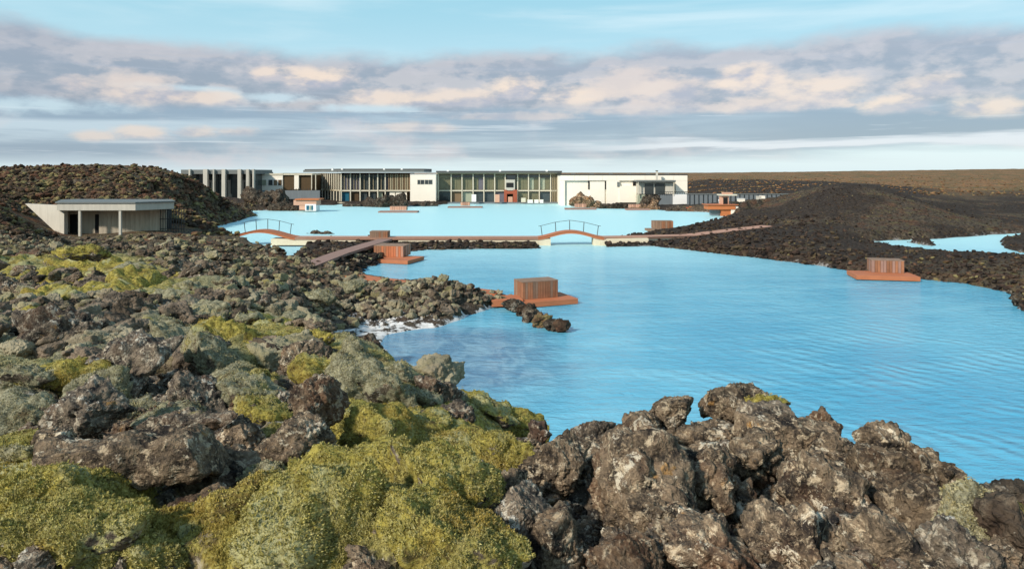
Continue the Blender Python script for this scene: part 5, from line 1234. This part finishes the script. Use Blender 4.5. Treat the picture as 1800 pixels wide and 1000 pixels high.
pbox('pier', 'wall_stone', t, 1043, 1054.5, 418.5, 433.5, Yd+.15, 1.5); pbox('wall', 'wall_stone', t, 1054.8, 1140, 419.5, 433, Yd+.1, 1.5)
a, b = px2w(1140, 425, 68.2), px2w(1225, 425, 71.2); mb = MB(); mb.quadbox([(a[0], a[1], -.2), (b[0], b[1], .0), (b[0], b[1]+1.5, .0), (a[0], a[1]+1.5, -.2)], [(a[0], a[1], .57), (b[0], b[1], .58), (b[0], b[1]+1.5, .58), (a[0], a[1]+1.5, .57)]); mb.build('wall', M['wall_stone'], t)
t = empty('dark_ledge', px2w(515, 433, 65.5), 0, 'thin dark ledge lying in the water before the pale wall near the left bridge', 'ledge'); pbox('beam', 'metal', t, 486, 545, 431.5, 433, 66.3, .3)

# --- concrete hut in the lava at left
Y = 58.
t = thing('concrete_hut', 180, 412, Y, 'flat roofed concrete hut with two dark doorways set into the brown lava hill', 'hut')
zr = lambda q: EYE-(q-HOR)*Y/F
def X_(p, y_=Y): return (p-900)*y_/F
mb = MB(); mb.prism([(X_(100), Y), (X_(238), Y), (X_(306, Y+2.5), Y+2.5), (X_(300, Y+6), Y+6), (X_(45), Y+6.5), (X_(40), Y+5)], zr(370), zr(357.5)); mb.build('roof_slab', M['concrete'], t)
mb = MB(); mb.prism([(X_(98), Y-.1), (X_(239), Y-.1), (X_(308, Y+2.4), Y+2.4), (X_(302, Y+6.2), Y+6.2), (X_(45), Y+6.7), (X_(36), Y+5.2)], zr(357.4), zr(355.4)); mb.build('roof_edge', M['roof_grey'], t)
Yb = Y+2.2
mb = MB(); mb.prism([(X_(104, Yb), Yb), (X_(180, Yb), Yb), (X_(180, Yb), Yb+3), (X_(104, Yb), Yb+3)], 1.6, zr(370.2)); mb.build('wall', M['concrete_stain'], t)
for p0, p1 in ((123, 136), (167, 179)): pbox('doorway', 'door', t, p0, p1, 377, 412, Yb-.06, .055)
for i in range(14):                       # board-marked concrete panels of the rounded right end
    a0 = i/14; a1 = (i+.96)/14
    def cv(s): return (X_(180+100*s, Yb), Yb-.5+1.6*s*s)
    (x0, y0), (x1, y1) = cv(a0), cv(a1); mb = MB(); mb.quadbox([(x0, y0, 1.6), (x1, y1, 1.6), (x1, y1+.2, 1.6), (x0, y0+.2, 1.6)], [(x0, y0, zr(370.3)), (x1, y1, zr(370.3)), (x1, y1+.2, zr(370.3)), (x0, y0+.2, zr(370.3))])
    mb.build('wall_panel', M['concrete_stain'], t)
mb = MB(); mb.prism([(X_(180, Yb), Yb-.15), (X_(272, Yb), Yb+1.3), (X_(272, Yb), Yb+3), (X_(180, Yb), Yb+3)], 1.6, zr(370.4)); mb.build('core', M['door'], t)
for p in (139.5, 210.5): pbox('column', 'concrete', t, p-1.9, p+1.9, 369, 420, Y+.05, .2)
mb = MB(); mb.quadbox([(X_(92), Y+1, 1.5), (X_(104.5), Y+.6, 1.5), (X_(104.5), Y+1.1, 1.5), (X_(92), Y+1.4, 1.5)], [(X_(88), Y+1, zr(370.2)), (X_(104.5), Y+.6, zr(370.2)), (X_(104.5), Y+1.1, zr(370.2)), (X_(88), Y+1.4, zr(370.2))]); mb.build('end_wall', M['concrete'], t)
mb = MB(); a = (X_(44, Y+4), Y+4); b = (X_(90), Y+1.1)
mb.v = [(a[0], a[1], zr(362)), (b[0], b[1], zr(362)), (b[0], b[1], 1.7), (a[0], a[1]+.3, zr(362)), (b[0], b[1]+.3, zr(362)), (b[0], b[1]+.3, 1.7)]; mb.f = [(0, 2, 1), (3, 4, 5), (0, 1, 4, 3), (1, 2, 5, 4), (2, 0, 3, 5)]; mb.build('wing_wall', M['concrete'], t)
t = thing('steel_fence', 300, 405, 61, 'dark steel fence at the right end of the concrete hut', 'fence')
for i in range(10): x = X_(282+i*4.6, 61); cyl('post', 'metal', t, (x, 61, 1.5), (x, 61, EYE-(368-HOR)*61/F), .03, 5)
for q in (368, 385, 402): mb = MB(); z_ = EYE-(q-HOR)*61/F; mb.tube((X_(281, 61), 61, z_), (X_(325, 61), 61, z_), .03, None, 5); mb.build('rail', M['metal'], t)

# ------------------------------------------------------------------ where two labels still agree, say which one by its order from the left
from collections import defaultdict
ORD = ['leftmost', 'second from left', 'third from left', 'fourth from left', 'fifth from left', 'sixth from left', 'seventh from left', 'eighth from left', 'ninth from left', 'tenth from left',
       'eleventh from left', 'twelfth from left', 'thirteenth from left', 'fourteenth from left', 'fifteenth from left', 'sixteenth from left']
same = defaultdict(list)
for o in scene.objects:
    if o.parent is None and 'label' in o and o.get('group', '') and 'category' in o: same[o['label']].append(o)
for lab, os_ in same.items():
    if 1 < len(os_) <= len(ORD) and len(lab.split())+3 <= 16:
        for n_, o in enumerate(sorted(os_, key=lambda q: q.location.x/q.location.y)): o['label'] = f"{lab}, {ORD[n_] if n_ < len(os_)-1 or len(os_) == 1 else 'rightmost'}"
    elif len(os_) == 2 and len(lab.split())+2 <= 16:
        for n_, o in enumerate(sorted(os_, key=lambda q: q.location.x/q.location.y)): o['label'] = lab+(', left one', ', right one')[n_]
    elif len(os_) == 2 and len(lab.split()) < 16:
        for n_, o in enumerate(sorted(os_, key=lambda q: q.location.x/q.location.y)): o['label'] = lab+(' (left)', ' (right)')[n_]
